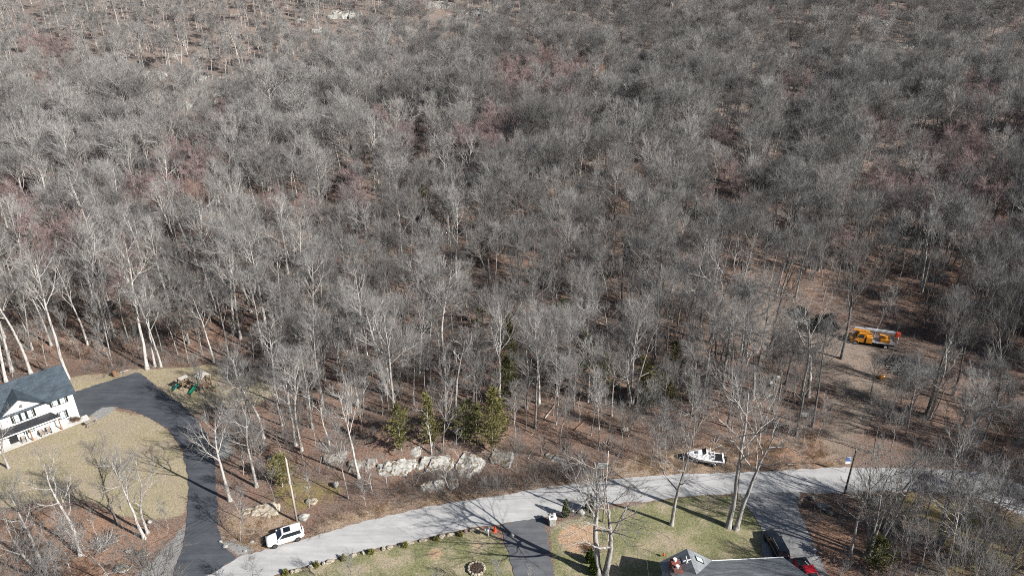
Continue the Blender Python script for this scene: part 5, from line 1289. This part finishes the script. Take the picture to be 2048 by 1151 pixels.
HAND = [
 # lawn of the white house
 (160, 1110, 905, 'yard', 'pale crooked bare tree on the leaf covered slope, left of the branch heap'),
 (92, 1158, 955, 'double', 'pale forked bare tree at the lower left corner of the lawn'),
 (234, 1045, 880, 'dark', 'dark leaning bare tree in the middle of the left lawn'),
 (289, 1076, 868, 'pale', 'taller of two close pale bare trees on the left lawn'),
 (296, 1064, 892, 'yard', 'thinner of two close pale bare trees on the left lawn'),
 (125, 1050, 945, 'young', 'thin bare tree behind the crooked pale one on the left lawn'),
 (97, 1088, 1020, 'sapling', 'thin sapling on the left slope, nearest the corner tree'),
 (121, 1141, 1078, 'sapling', 'thin sapling at the bottom edge, right of the corner tree'),
 (195, 1073, 1015, 'sapling', 'thin sapling just above the heap of grey branches'),
 (317, 1066, 1030, 'sapling', 'short sapling on the lawn right of the paired trunks'),
 (150, 1090, 1015, 'sapling', 'thin sapling leaning behind the pale crooked tree'),
 (250, 1036, 985, 'sapling', 'short sapling behind the dark leaning tree on the left lawn'),
 (18, 935, 800, 'yard', 'bare tree at the left end of the porch, cut by the photo edge'),
 # along the driveway
 (461, 1000, 800, 'yard', 'pale wide branched bare tree beside the bend of the dark driveway'),
 (513, 973, 790, 'yard', 'slim grey bare tree right of the driveway bend, behind the pale pole'),
 (484, 920, 775, 'young', 'slim bare tree beside the gravel patch by the driveway'),
 (527, 876, 700, 'yard', 'grey crooked bare tree in front of the trampoline'),
 (555, 806, 610, 'pale', 'white forked bare tree standing behind the trampoline on the right'),
 (575, 870, 720, 'young', 'thin straight bare tree right of the dense grey one'),
 (609, 931, 790, 'young', 'thin pale bare tree above the pale utility pole'),
 (658, 890, 770, 'snag', 'broken pale trunk with a rotten top left of the outcrop'),
 (718, 955, 735, 'pale', 'pale straight bare tree with a high fork in front of the ledges'),
 (774, 968, 905, 'sapling', 'thin stick of a tree in front of the white ledges'),
 (864, 908, 800, 'snag', 'thin dead tree rooted on top of the white outcrop'),
 # edge of the woods behind the white house
 (12, 764, 505, 'pale', 'tall white bare tree behind the roof at the far left edge'),
 (62, 747, 470, 'pale', 'tall straight white bare tree behind the roof, second from the left'),
 (82, 738, 640, 'young', 'thin leaning pale tree behind the white house roof'),
 (137, 757, 455, 'pale', 'big white bare tree at the right end of the roof'),
 (103, 690, 490, 'pale', 'white tree deeper in the woods above the white house'),
 (176, 688, 500, 'pale', 'white leaning tree in the woods above the barrel'),
 (222, 718, 545, 'young', 'thin pale tree at the wood edge above the barrel'),
 (229, 674, 470, 'pale', 'right one of two pale trunks close together above the barrel'),
 (220, 672, 480, 'pale', 'left one of two pale trunks close together above the barrel'),
 (294, 737, 440, 'pale', 'tallest white bare tree at the tip of the dark driveway'),
 (310, 732, 530, 'pale', 'middle one of three white trunks at the tip of the driveway'),
 (322, 733, 540, 'pale', 'right one of three white trunks at the tip of the driveway'),
 (323, 702, 530, 'young', 'thin pale tree behind the three white trunks'),
 (356, 708, 570, 'young', 'thin forked tree in the woods right of the three white trunks'),
 (377, 725, 580, 'young', 'slim tree at the wood edge above the small play tower'),
 (428, 724, 560, 'pale', 'white forked tree at the wood edge above the large play tower'),
 (406, 708, 560, 'young', 'slim dark tree just behind the wood edge above the play towers'),
 (457, 715, 540, 'oak', 'grey tree at the wood edge above the trampoline'),
 # middle of the woods
 (790, 832, 570, 'oak', 'large grey bare tree with a wide crown left of the cedars'),
 (910, 824, 640, 'snag', 'pale crooked trunk with few branches above the dark cedar'),
 (947, 798, 680, 'spread', 'grey wide crowned tree just above the dark cedar'),
 (1001, 822, 570, 'pale', 'tall pale bare tree in front of the tallest cedar'),
 (1031, 877, 760, 'young', 'thin bare tree right of the widest cedar'),
 (1071, 856, 650, 'oak', 'dark stemmed forked tree between the cedars and the middle of the woods'),
 (1120, 887, 755, 'young', 'short pale trunked tree above the shaded ledge'),
 (1148, 706, 560, 'dark', 'dark straight tree behind the slim cedar'),
 (1182, 870, 740, 'young', 'thin straight tree in front of the grey cedar'),
 (1208, 853, 760, 'young', 'thin tree under the grey green cedar'),
 (1262, 808, 600, 'multi', 'clump of dark stems left of the olive cedars'),
 (1244, 665, 520, 'dark', 'dark tree behind the clump of dark stems'),
 (1405, 795, 600, 'oak', 'forked grey tree right of the olive cedars'),
 (1414, 760, 590, 'dark', 'dark straight tree behind the forked grey one'),
 (1434, 742, 575, 'lean', 'grey tree leaning strongly to the right over the clearing'),
 (1520, 870, 740, 'young', 'slim tree in the thicket left of the dark forked tree'),
 # round the clearing
 (1542, 692, 470, 'dark', 'tall dark tree on the left side of the clearing'),
 (1556, 745, 600, 'young', 'slim tree by the three pale boulders'),
 (1625, 853, 640, 'dark', 'dark forked tree in the middle of the clearing below the truck'),
 (1683, 717, 470, 'dark', 'thick dark leaning tree at the front of the bucket truck'),
 (1853, 828, 590, 'dark', 'dark tree right of the brush piles'),
 (1860, 835, 640, 'snag', 'pale crooked tree at the right end of the brush piles'),
 (1988, 824, 575, 'dark', 'thick dark straight tree near the right edge above the road bend'),
 (1905, 790, 590, 'dark', 'slim dark tree behind the brush piles'),
 (1940, 700, 500, 'dark', 'dark tree at the right, level with the bucket truck'),
 # road side trees
 (1343, 1049, 820, 'yard', 'slim straight bare tree alone on the right lawn'),
 (1456, 1052, 745, 'spread', 'left trunk of the big pair on the right lawn, wide pale branches'),
 (1472, 1058, 800, 'spread', 'right trunk of the big pair on the right lawn, leaning right'),
 (1204, 1150, 905, 'double', 'big double trunked tree at the bottom edge by the arborvitae'),
 (1330, 940, 830, 'young', 'thin tree at the wood edge left of the boat'),
 (1300, 930, 800, 'young', 'thin tree at the wood edge between backboard and boat'),
 (1245, 915, 790, 'young', 'thin tree at the wood edge right of the backboard'),
 (1700, 1110, 950, 'yard', 'pale forked tree at the right corner of the dusty parking strip'),
 (1737, 1112, 865, 'multi', 'many stemmed bare tree in front of the green spruce'),
 (1762, 1060, 880, 'dark', 'dark bare tree between the spruce and the road'),
 (1816, 1030, 905, 'young', 'short dark tree on the olive grass by the road bend'),
 (1850, 1042, 870, 'young', 'thin straight tree on the olive grass by the road bend'),
 (1880, 1085, 845, 'multi', 'large many stemmed tree on the olive grass'),
 (1800, 1120, 990, 'young', 'bushy young tree right of the green spruce'),
 (1840, 1145, 1030, 'young', 'bushy young tree at the bottom edge, right of the spruce'),
 (1948, 1155, 1040, 'young', 'small pale tree at the bottom edge on the olive grass'),
 (2030, 1110, 900, 'dark', 'dark tree at the right edge on the olive grass'),
]
for i, (bx, by, top, kd, lab) in enumerate(HAND):
    p = ground(bx, by); H = height_to(p, top)
    t = plant(p, H, kd, lab, 'bare trees', i, (i * 2.399) % 6.283 if kd != 'lean' else -0.3, 1.4 if by == 1150 else (1.0 if H < 18 else .9))

# ------------------------------------------------------------------ cedars
def cedar(bx, by, top, R, mt, lab, seed, **kw):
    p = ground(bx, by); H = height_to(p, top)
    t = empty('cedar', p, 0, lab, 'cedar', 'cedars in the woods'); a, c = conifer(seed, H, R, M[mt], **kw)
    link('trunk', a, t); link('crown', c, t); hand_xy.append((p[0], p[1]))
cedar(802, 900, 812, 2.1, 'cedar_olive', 'olive cedar at the left end of the white outcrop', 1, shape=.7)
cedar(865, 890, 789, 1.6, 'cedar_olive', 'slim olive cedar behind the middle of the white outcrop', 2, shape=.7)
cedar(928, 885, 796, 2.6, 'cedar', 'dark broad cedar left of the widest cedar', 3, shape=.6, dens=.9)
cedar(985, 905, 772, 2.9, 'cedar_olive', 'widest and brightest cedar above the right end of the outcrop', 4, shape=.75, dens=1.1)
cedar(952, 872, 815, 1.9, 'cedar', 'low dark cedar between the dark broad one and the widest one', 21, shape=.5)
cedar(1002, 880, 800, 1.8, 'cedar_olive', 'half hidden cedar at the right shoulder of the widest one', 22, shape=.7)
cedar(1300, 812, 765, 2.0, 'cedar', 'low dark cedar in front of the olive group', 23, shape=.5)
cedar(1335, 800, 752, 2.0, 'cedar_olive', 'cedar at the right shoulder of the wide round one', 24, shape=.5)
cedar(1022, 780, 630, 2.1, 'cedar', 'tallest slender dark cedar in the middle of the woods', 5, shape=.55)
cedar(1010, 815, 720, 1.7, 'cedar', 'cedar hidden just below the tallest slender one', 6, shape=.6)
cedar(1165, 755, 655, 1.8, 'cedar', 'slim dark cedar right of the middle of the woods', 7, shape=.6)
cedar(1210, 805, 702, 2.1, 'cedar_olive', 'grey green thin cedar with a bare top', 8, dens=.6, shape=.6)
cedar(1285, 790, 716, 2.0, 'cedar_olive', 'olive cedar left of the wide round cedar', 9, shape=.6)
cedar(1317, 805, 742, 2.6, 'cedar_olive', 'wide round olive cedar, lowest of the right group', 10, shape=.5)
cedar(1347, 745, 685, 1.8, 'cedar', 'dark thin cedar behind the wide round one', 11, dens=.7)
cedar(1378, 803, 763, 1.3, 'cedar', 'small dark cedar at the right of the group', 12)
cedar(1120, 640, 598, 1.7, 'cedar', 'distant dark cedar above the slim one', 13)
cedar(960, 650, 610, 1.6, 'cedar_olive', 'small distant cedar left of the tallest slender one', 14, dens=.6)
cedar(846, 418, 336, 2.6, 'cedar_olive', 'lone bright cedar far up in the grey woods', 15, shape=.7)
cedar(565, 972, 912, 1.7, 'cedar_olive', 'low yellow green cedar right behind the pale utility pole', 16, shape=.6)
cedar(1748, 1142, 1075, 2.1, 'cedar', 'green spruce at the bottom right among bare stems', 17, shape=.8, dens=1.2)
cedar(1205, 566, 545, 1.6, 'cedar', 'distant green cedar above the middle of the woods', 18)
cedar(180, 255, 205, 2.2, 'cedar', 'green cedar far up on the left hillside', 19, dens=.7)
cedar(150, 425, 385, 2.4, 'cedar', 'dim green cedar among the pale trees on the left', 20, dens=.6)

# ------------------------------------------------------------------ the woods
CLEAR = [P2(q) for q in LAWN + GREEN + TRACK] + ROADISH + [P2([(600, 1080), (700, 1050), (900, 1005), (1200, 962), (1400, 946), (1700, 930), (1640, 890), (1500, 905), (1180, 945), (950, 985), (780, 1010), (640, 1050)]),
        P2([(-80, 780), (150, 735), (190, 840), (0, 930), (-80, 930)]), P2([(1430, 990), (1700, 985), (1720, 1170), (1430, 1170)]), P2([(-80, 920), (380, 830), (380, 1170), (-80, 1170)]), P2([(380, 1170), (440, 1000), (540, 1000), (620, 1080), (560, 1170)]),
        P2([(1340, 900), (1500, 895), (1500, 950), (1340, 950)]), P2([(640, 880), (1000, 870), (1160, 900), (1160, 950), (640, 1000)]), P2([(1640, 600), (1830, 620), (1870, 800), (1640, 800), (1560, 690)])]
tk = ground(1740, 690)
SUNWAY = np.array([(tk[0] - 5, tk[1] + 3), (tk[0] + 22, tk[1] - 8), (tk[0] + 19, tk[1] - 17), (tk[0] - 6, tk[1] - 6)])   # the truck stands in the open, in the sun
CLEAR.append(SUNWAY)
CLEAR.append(P2([(1640, 640), (1830, 640), (1830, 790), (1640, 790)]))
BARE = [P2(q) for q in LAWN + GREEN] + ROADISH + [P2([(-80, 780), (150, 735), (190, 840), (0, 930), (-80, 930)]), P2([(1480, 1060), (1660, 1060), (1700, 1170), (1300, 1170), (1310, 1110)])]
def open_ground(x, y, margin, polys=None):
    x = np.asarray(x); y = np.asarray(y); r = np.zeros(x.shape, bool)
    for pl in (polys or CLEAR): r |= sdist(pl, x, y) > -margin
    return r

rng = np.random.default_rng(77)
def sow(cell, y0, y1, margin, polys=None):
    pts = []
    ys = np.arange(y0, y1, cell)
    for y in ys:
        hwid = .76 * y + 26
        xs = np.arange(-hwid, hwid + 14, cell)
        pts.append(np.stack([xs, np.full(len(xs), y)], 1))
    pts = np.concatenate(pts); pts += (rng.random(pts.shape) - .5) * cell * .95
    return pts[~open_ground(pts[:, 0], pts[:, 1], margin, polys)]

pts = np.concatenate([sow(4.15, 62, 205, 1.5), sow(3.6, 205, 372, 1.5)])
hx = np.array(hand_xy)
dmin = np.array([np.min(np.hypot(hx[:, 0] - x, hx[:, 1] - y)) for x, y in pts])
pts = pts[dmin > 2.8]
den = noise3(pts[:, 0] / 38, pts[:, 1] / 38, 0.2, 31)
# thinner woods on the rocky upper left slope and in the strip right above the road
upleft = smooth(-30, -85, pts[:, 0]) * smooth(195, 235, pts[:, 1])
thin = .08 + .25 * (den < -.3) + .42 * upleft
thin = thin + .35 * (pts[:, 1] < 92)
pl_ok = rng.random(len(pts)) > thin
for x, y, L, _l in HILL:
    p = ground(x, y); q = np.hypot((pts[:, 0] - p[0] * (pts[:, 1] / p[1])) / (L + 1.5), (pts[:, 1] - p[1] + 15) / 21.0); pl_ok &= (q > 1) | (rng.random(len(pts)) < .22)
pts = pts[pl_ok]
z = terrain(pts[:, 0], pts[:, 1])
# kinds by place: pale trees on the left, dark ones on the right with their backlit look put into the bark colour, patches of red budding maples
n = len(pts)
leftness = smooth(25, -75, pts[:, 0] + 18 * rng.normal(size=n))
redn = noise3(pts[:, 0] / 17, pts[:, 1] / 17, 3.1, 41)
names = np.empty(n, object); r1 = rng.random(n)
names[:] = 'oak'
names[r1 < .12 + .55 * leftness] = 'pale'
names[(r1 > .62) & (r1 < .62 + .30 * (1 - leftness) + .0)] = 'dark'
names[r1 > .90] = 'spread'
names[(redn > .62) & (rng.random(n) < .6) & (pts[:, 1] > 118)] = 'red'
upleft = smooth(-30, -85, pts[:, 0]) * smooth(195, 235, pts[:, 1])
names[(rng.random(n) < upleft * .75)] = 'slim'
cpx, cpy, _d = proj(pts[:, 0], pts[:, 1], z + 11)
for rx, ry, rr, kd in [(1010, 160, 55, 'red'), (1075, 135, 60, 'red'), (1150, 165, 50, 'red'), (1180, 130, 26, 'rust'), (398, 455, 36, 'rust'), (720, 385, 50, 'red'), (585, 440, 55, 'red'), (120, 495, 60, 'red'), (400, 340, 60, 'red'), (330, 375, 60, 'red'),
        (1960, 300, 85, 'red'), (1880, 335, 60, 'red'), (980, 290, 60, 'red'), (1460, 375, 40, 'red'), (805, 255, 60, 'red'), (90, 100, 60, 'red'), (50, 385, 50, 'red'), (1440, 285, 45, 'red'), (1710, 485, 45, 'red'), (1990, 490, 55, 'red'), (230, 560, 50, 'red'), (1600, 180, 60, 'red')]:
    names[(np.hypot(cpx - rx, cpy - ry) < rr) & (rng.random(n) < .7)] = kd
Hs = np.where((names == 'red') | (names == 'rust'), 13.0, 16.5) * (0.6 + .68 * rng.random(n) ** .9) * (1 - .40 * smooth(165, 290, pts[:, 1])) * np.where(pts[:, 1] < 95, .75, 1.0)
Hs = np.where((names == 'pale') & (pts[:, 0] < -30), Hs * 1.15, Hs)
px_, py_, dep = proj(pts[:, 0], pts[:, 1], z)
pxt, pyt, _ = proj(pts[:, 0], pts[:, 1], z + Hs)
inview = (px_ > 8) & (px_ < 2040) & (py_ < 1140) & (pyt > 0)
score = np.where(inview, Hs / dep, -1)
N_IND = 300 - len(HAND)
order = np.argsort(-score)
indiv = order[:N_IND]
mask = np.ones(n, bool); mask[indiv] = False

# labels: which strip of woods, how far back, and the place in its row
LAND = [('the white house roof', 70, 720), ('the three white trunks', 310, 700), ('the trampoline', 480, 710), ('the broken pale trunk', 640, 800), ('the large wide crowned tree', 790, 740), ('the white outcrop', 880, 850),
        ('the tallest slender cedar', 1020, 680), ('the slim dark cedar', 1165, 690), ('the grey green thin cedar', 1210, 760), ('the olive cedars', 1310, 740), ('the leaning tree', 1440, 680), ('the dark bushes', 1620, 620),
        ('the bucket truck', 1740, 640), ('the large brush pile', 1830, 720), ('the thick dark straight tree', 1985, 760), ('the boat', 1405, 880), ('the backboard', 1200, 900), ('the road bend', 1900, 900), ('the green spruce', 1748, 1090), ('the olive grass', 1920, 1060)]
groups = {}
for i in indiv:
    best = min(range(len(LAND)), key=lambda k: math.hypot((px_[i] - LAND[k][1]), 1.6 * (py_[i] - LAND[k][2])))
    lx, ly = LAND[best][1:]; dx, dy = px_[i] - lx, py_[i] - ly
    rel = 'behind' if dy < -18 and abs(dx) < 90 else ('left of' if dx < 0 else 'right of')
    if dy >= 18 and abs(dx) < 60: rel = 'in front of'
    tone = {'pale': 'pale', 'oak': 'grey', 'dark': 'dark', 'spread': 'spreading', 'red': 'reddish', 'rust': 'rusty orange', 'slim': 'slim pale'}[names[i]]
    size = 'tall' if Hs[i] > 18.2 else ('low' if Hs[i] < 13.5 else 'middling')
    groups.setdefault((size, tone, rel, LAND[best][0]), []).append(i)
lab_of = {}
for (size, tone, rel, land), mem in groups.items():
    mem.sort(key=lambda i: px_[i])
    for k, i in enumerate(mem):
        if len(mem) == 1: lab_of[i] = f'only {size} {tone} bare tree {rel} {land}'
        elif k == len(mem) - 1 and len(mem) > 2: lab_of[i] = f'{size} {tone} bare tree {rel} {land}, rightmost'
        else: lab_of[i] = f'{size} {tone} bare tree {rel} {land}, {ordn[k]} from left'
for k, i in enumerate(indiv):
    plant((pts[i, 0], pts[i, 1], z[i]), Hs[i], names[i], lab_of[i], 'bare trees', int(i), float(rng.random() * 6.283))

# everything farther off: one wood
FAR = {}
fk = [('oak', 4.8, 'bark_grey', 'twig_grey', 6), ('pale', 4.4, 'bark_pale', 'twig_pale', 4), ('dark', 4.8, 'bark_dark', 'twig_dark', 4), ('spread', 5.4, 'bark_pale', 'twig_grey', 3), ('red', 3.9, 'bark_grey', 'twig_red', 2), ('rust', 3.9, 'bark_grey', 'twig_rust', 1), ('slim', 2.6, 'bark_pale', 'twig_pale', 3)]
meshes = []; slots = {}
for nm, cr, bk, tw, cnt in fk:
    for k in range(cnt):
        a = bare_tree(5000 + 13 * len(meshes), 17, crown=cr, clear={'pale': .58, 'slim': .6}.get(nm, .56), nl=12, n2=6, n3=5, n4=4, r=.19, tw=.0145 if nm != 'red' else .018, up=.08, wob=.035, ang=(.5, 1.15), bark=bk, twig=tw)
        slots.setdefault(nm, []).append(len(meshes)); meshes.append(joined('far_tree', a[2]))
sel = np.where(mask)[0]
idx = np.array([slots[names[i]][int(rng.random() * len(slots[names[i]]))] for i in sel])
# trees standing just outside the frame, whose shadows fall across the yards and the road
off = np.array([(44, 47), (50, 52), (58, 50), (64, 58), (72, 62), (78, 68), (88, 74), (52, 42), (61, 43), (96, 84), (-36, 50), (-42, 44), (-50, 48), (70, 52), (82, 60), (67, 55), (74, 58), (80, 66), (86, 70), (93, 78), (69, 48), (76, 52), (84, 58), (90, 66)], float)
P0 = np.stack([off[:, 0], off[:, 1], terrain(off[:, 0], off[:, 1])], 1)
P3 = np.stack([pts[sel, 0], pts[sel, 1], z[sel]], 1)
P3 = np.concatenate([P3, P0]); idx = np.concatenate([idx, np.array([slots['dark'][k % 3] for k in range(len(off))])]); hh = np.concatenate([Hs[sel] / 17.0, np.full(len(off), .95)])
scatter('woods', P3, rng.random(len(P3)) * 6.283, hh, idx, meshes, 'grey leafless woods climbing the hillside', 'woods', np.stack([rng.normal(size=len(P3)) * .04, rng.normal(size=len(P3)) * .04], 1))
print('trees', len(HAND), len(indiv), len(sel))

# understory: thin young trees in between
q = sow(3.3, 58, 330, 1.6, BARE); q = q[rng.random(len(q)) < np.where(open_ground(q[:, 0], q[:, 1], 0), .22 * (.35 + .65 * ~open_ground(q[:, 0], q[:, 1], 0, [SUNWAY, P2([(1640, 640), (1830, 640), (1830, 790), (1640, 790)])])), np.where(q[:, 1] < 140, .8, .35))]
dm = np.array([np.min(np.hypot(hx[:, 0] - x, hx[:, 1] - y)) for x, y in q]); q = q[dm > 1.2]
um = [joined('young_tree', KIND[nm][k][3]) for nm in ('young', 'sapling') for k in range(3)]
sc_ = np.where(rng.random(len(q)) < .5, .8, 1.15) * (.6 + .65 * rng.random(len(q)))
scatter('undergrowth_saplings', np.stack([q[:, 0], q[:, 1], terrain(q[:, 0], q[:, 1])], 1), rng.random(len(q)) * 6.283, sc_, (rng.random(len(q)) * 6).astype(int), um, 'thin grey saplings filling the gaps between the trees', 'saplings', np.stack([rng.normal(size=len(q)) * .08, rng.normal(size=len(q)) * .08], 1))

def stick_mesh(seed):
    rg = np.random.default_rng(seed); n = 3
    p = np.stack([rg.normal(size=n) * .8, rg.normal(size=n) * .8, np.full(n, .08)], 1); d = np.stack([rg.normal(size=n), rg.normal(size=n), np.full(n, .02)], 1)
    l, r = grow(p, d, 1.2 + 3.0 * rg.random(n), .03 + .05 * rg.random(n), np.full(n, .015), 5, .08, .01, rg)
    pp, dd, _, _ = spawn(l, r, 4, .4, 1, .4, 1.0, rg); dd[:, 2] = np.abs(dd[:, 2]) * .3
    l2, r2 = grow(pp, dd, .4 + .5 * rg.random(len(pp)), np.full(len(pp), .015), np.full(len(pp), .007), 3, .1, .02, rg)
    v, f = merge([tubes(l, r, 5), tubes(l2, r2, 3)])
    return np_mesh('deadfall', v, f, M['bark_pale'])

# brush and dead leaves on the woodland floor and the banks
bm_ = [brush_clump(2000 + k, 1.1, 1.2, 34, M['brush'], .009, 4) for k in range(3)] + [brush_clump(2010 + k, 1.2, 1.5, 40, M['twig_grey'], .009, 4) for k in range(2)] + [grass_clump(2020 + k, .9, .45, 130, M['brush_tan'], .016) for k in range(2)] + [stick_mesh(2030 + k) for k in range(3)]
q = sow(1.6, 54, 215, .5, BARE); q = q[rng.random(len(q)) < np.where(q[:, 1] < 135, .72, .3)]
pick = (rng.random(len(q)) * 5).astype(int); dn = noise3(q[:, 0] / 9, q[:, 1] / 9, 1.0, 55)
ok = dn > -.35; q = q[ok]; pick = pick[ok]; dn = dn[ok]
scl = (.35 + .75 * rng.random(len(q))) * (.75 + .6 * np.clip(dn, 0, 1)) * np.where((q[:, 0] < -32) & (q[:, 1] > 100) & (q[:, 1] < 126), 1.5, 1.0)
stick = rng.random(len(q)) < .05; pick[stick] = 7 + (rng.random(stick.sum()) * 3).astype(int); scl[stick] = 1.0
q3 = rng.random((900, 2)) * np.array([42, 14]) + np.array([-22, 75]); ob = P2([(620, 930), (760, 985), (860, 950), (1010, 945), (1160, 925), (1180, 955), (1000, 985), (760, 1015), (600, 1010)])
q3 = q3[(sdist(ob, q3[:, 0], q3[:, 1]) > 0)][:260]
q = np.concatenate([q, q3]); pick = np.concatenate([pick, (rng.random(len(q3)) * 4).astype(int)]); scl = np.concatenate([scl, .55 + .5 * rng.random(len(q3))])
# rough grass on the verge and the bank
g = []
for pl in VERGE:
    pp = P2(pl); lo, hi = pp.min(0), pp.max(0); c_ = rng.random((int((hi - lo).prod() * .9), 2)) * (hi - lo) + lo
    g.append(c_[(sdist(pp, c_[:, 0], c_[:, 1]) > .2)])
g = np.concatenate(g); bad = np.zeros(len(g), bool)
for pl in ROADISH: bad |= sdist(pl, g[:, 0], g[:, 1]) > -.5
g = g[~bad]
q2 = np.concatenate([q, g]); pick = np.concatenate([pick, np.where(rng.random(len(g)) < .6, 5 + (rng.random(len(g)) * 2).astype(int), (rng.random(len(g)) * 3).astype(int))]); scl = np.concatenate([scl, .4 + .5 * rng.random(len(g))])
scatter('undergrowth', np.stack([q2[:, 0], q2[:, 1], terrain(q2[:, 0], q2[:, 1])], 1), rng.random(len(q2)) * 6.283, scl, pick, bm_, 'dry brown brush and rough grass on the woodland floor and road bank', 'undergrowth')
print('brush', len(q2), 'saplings done')
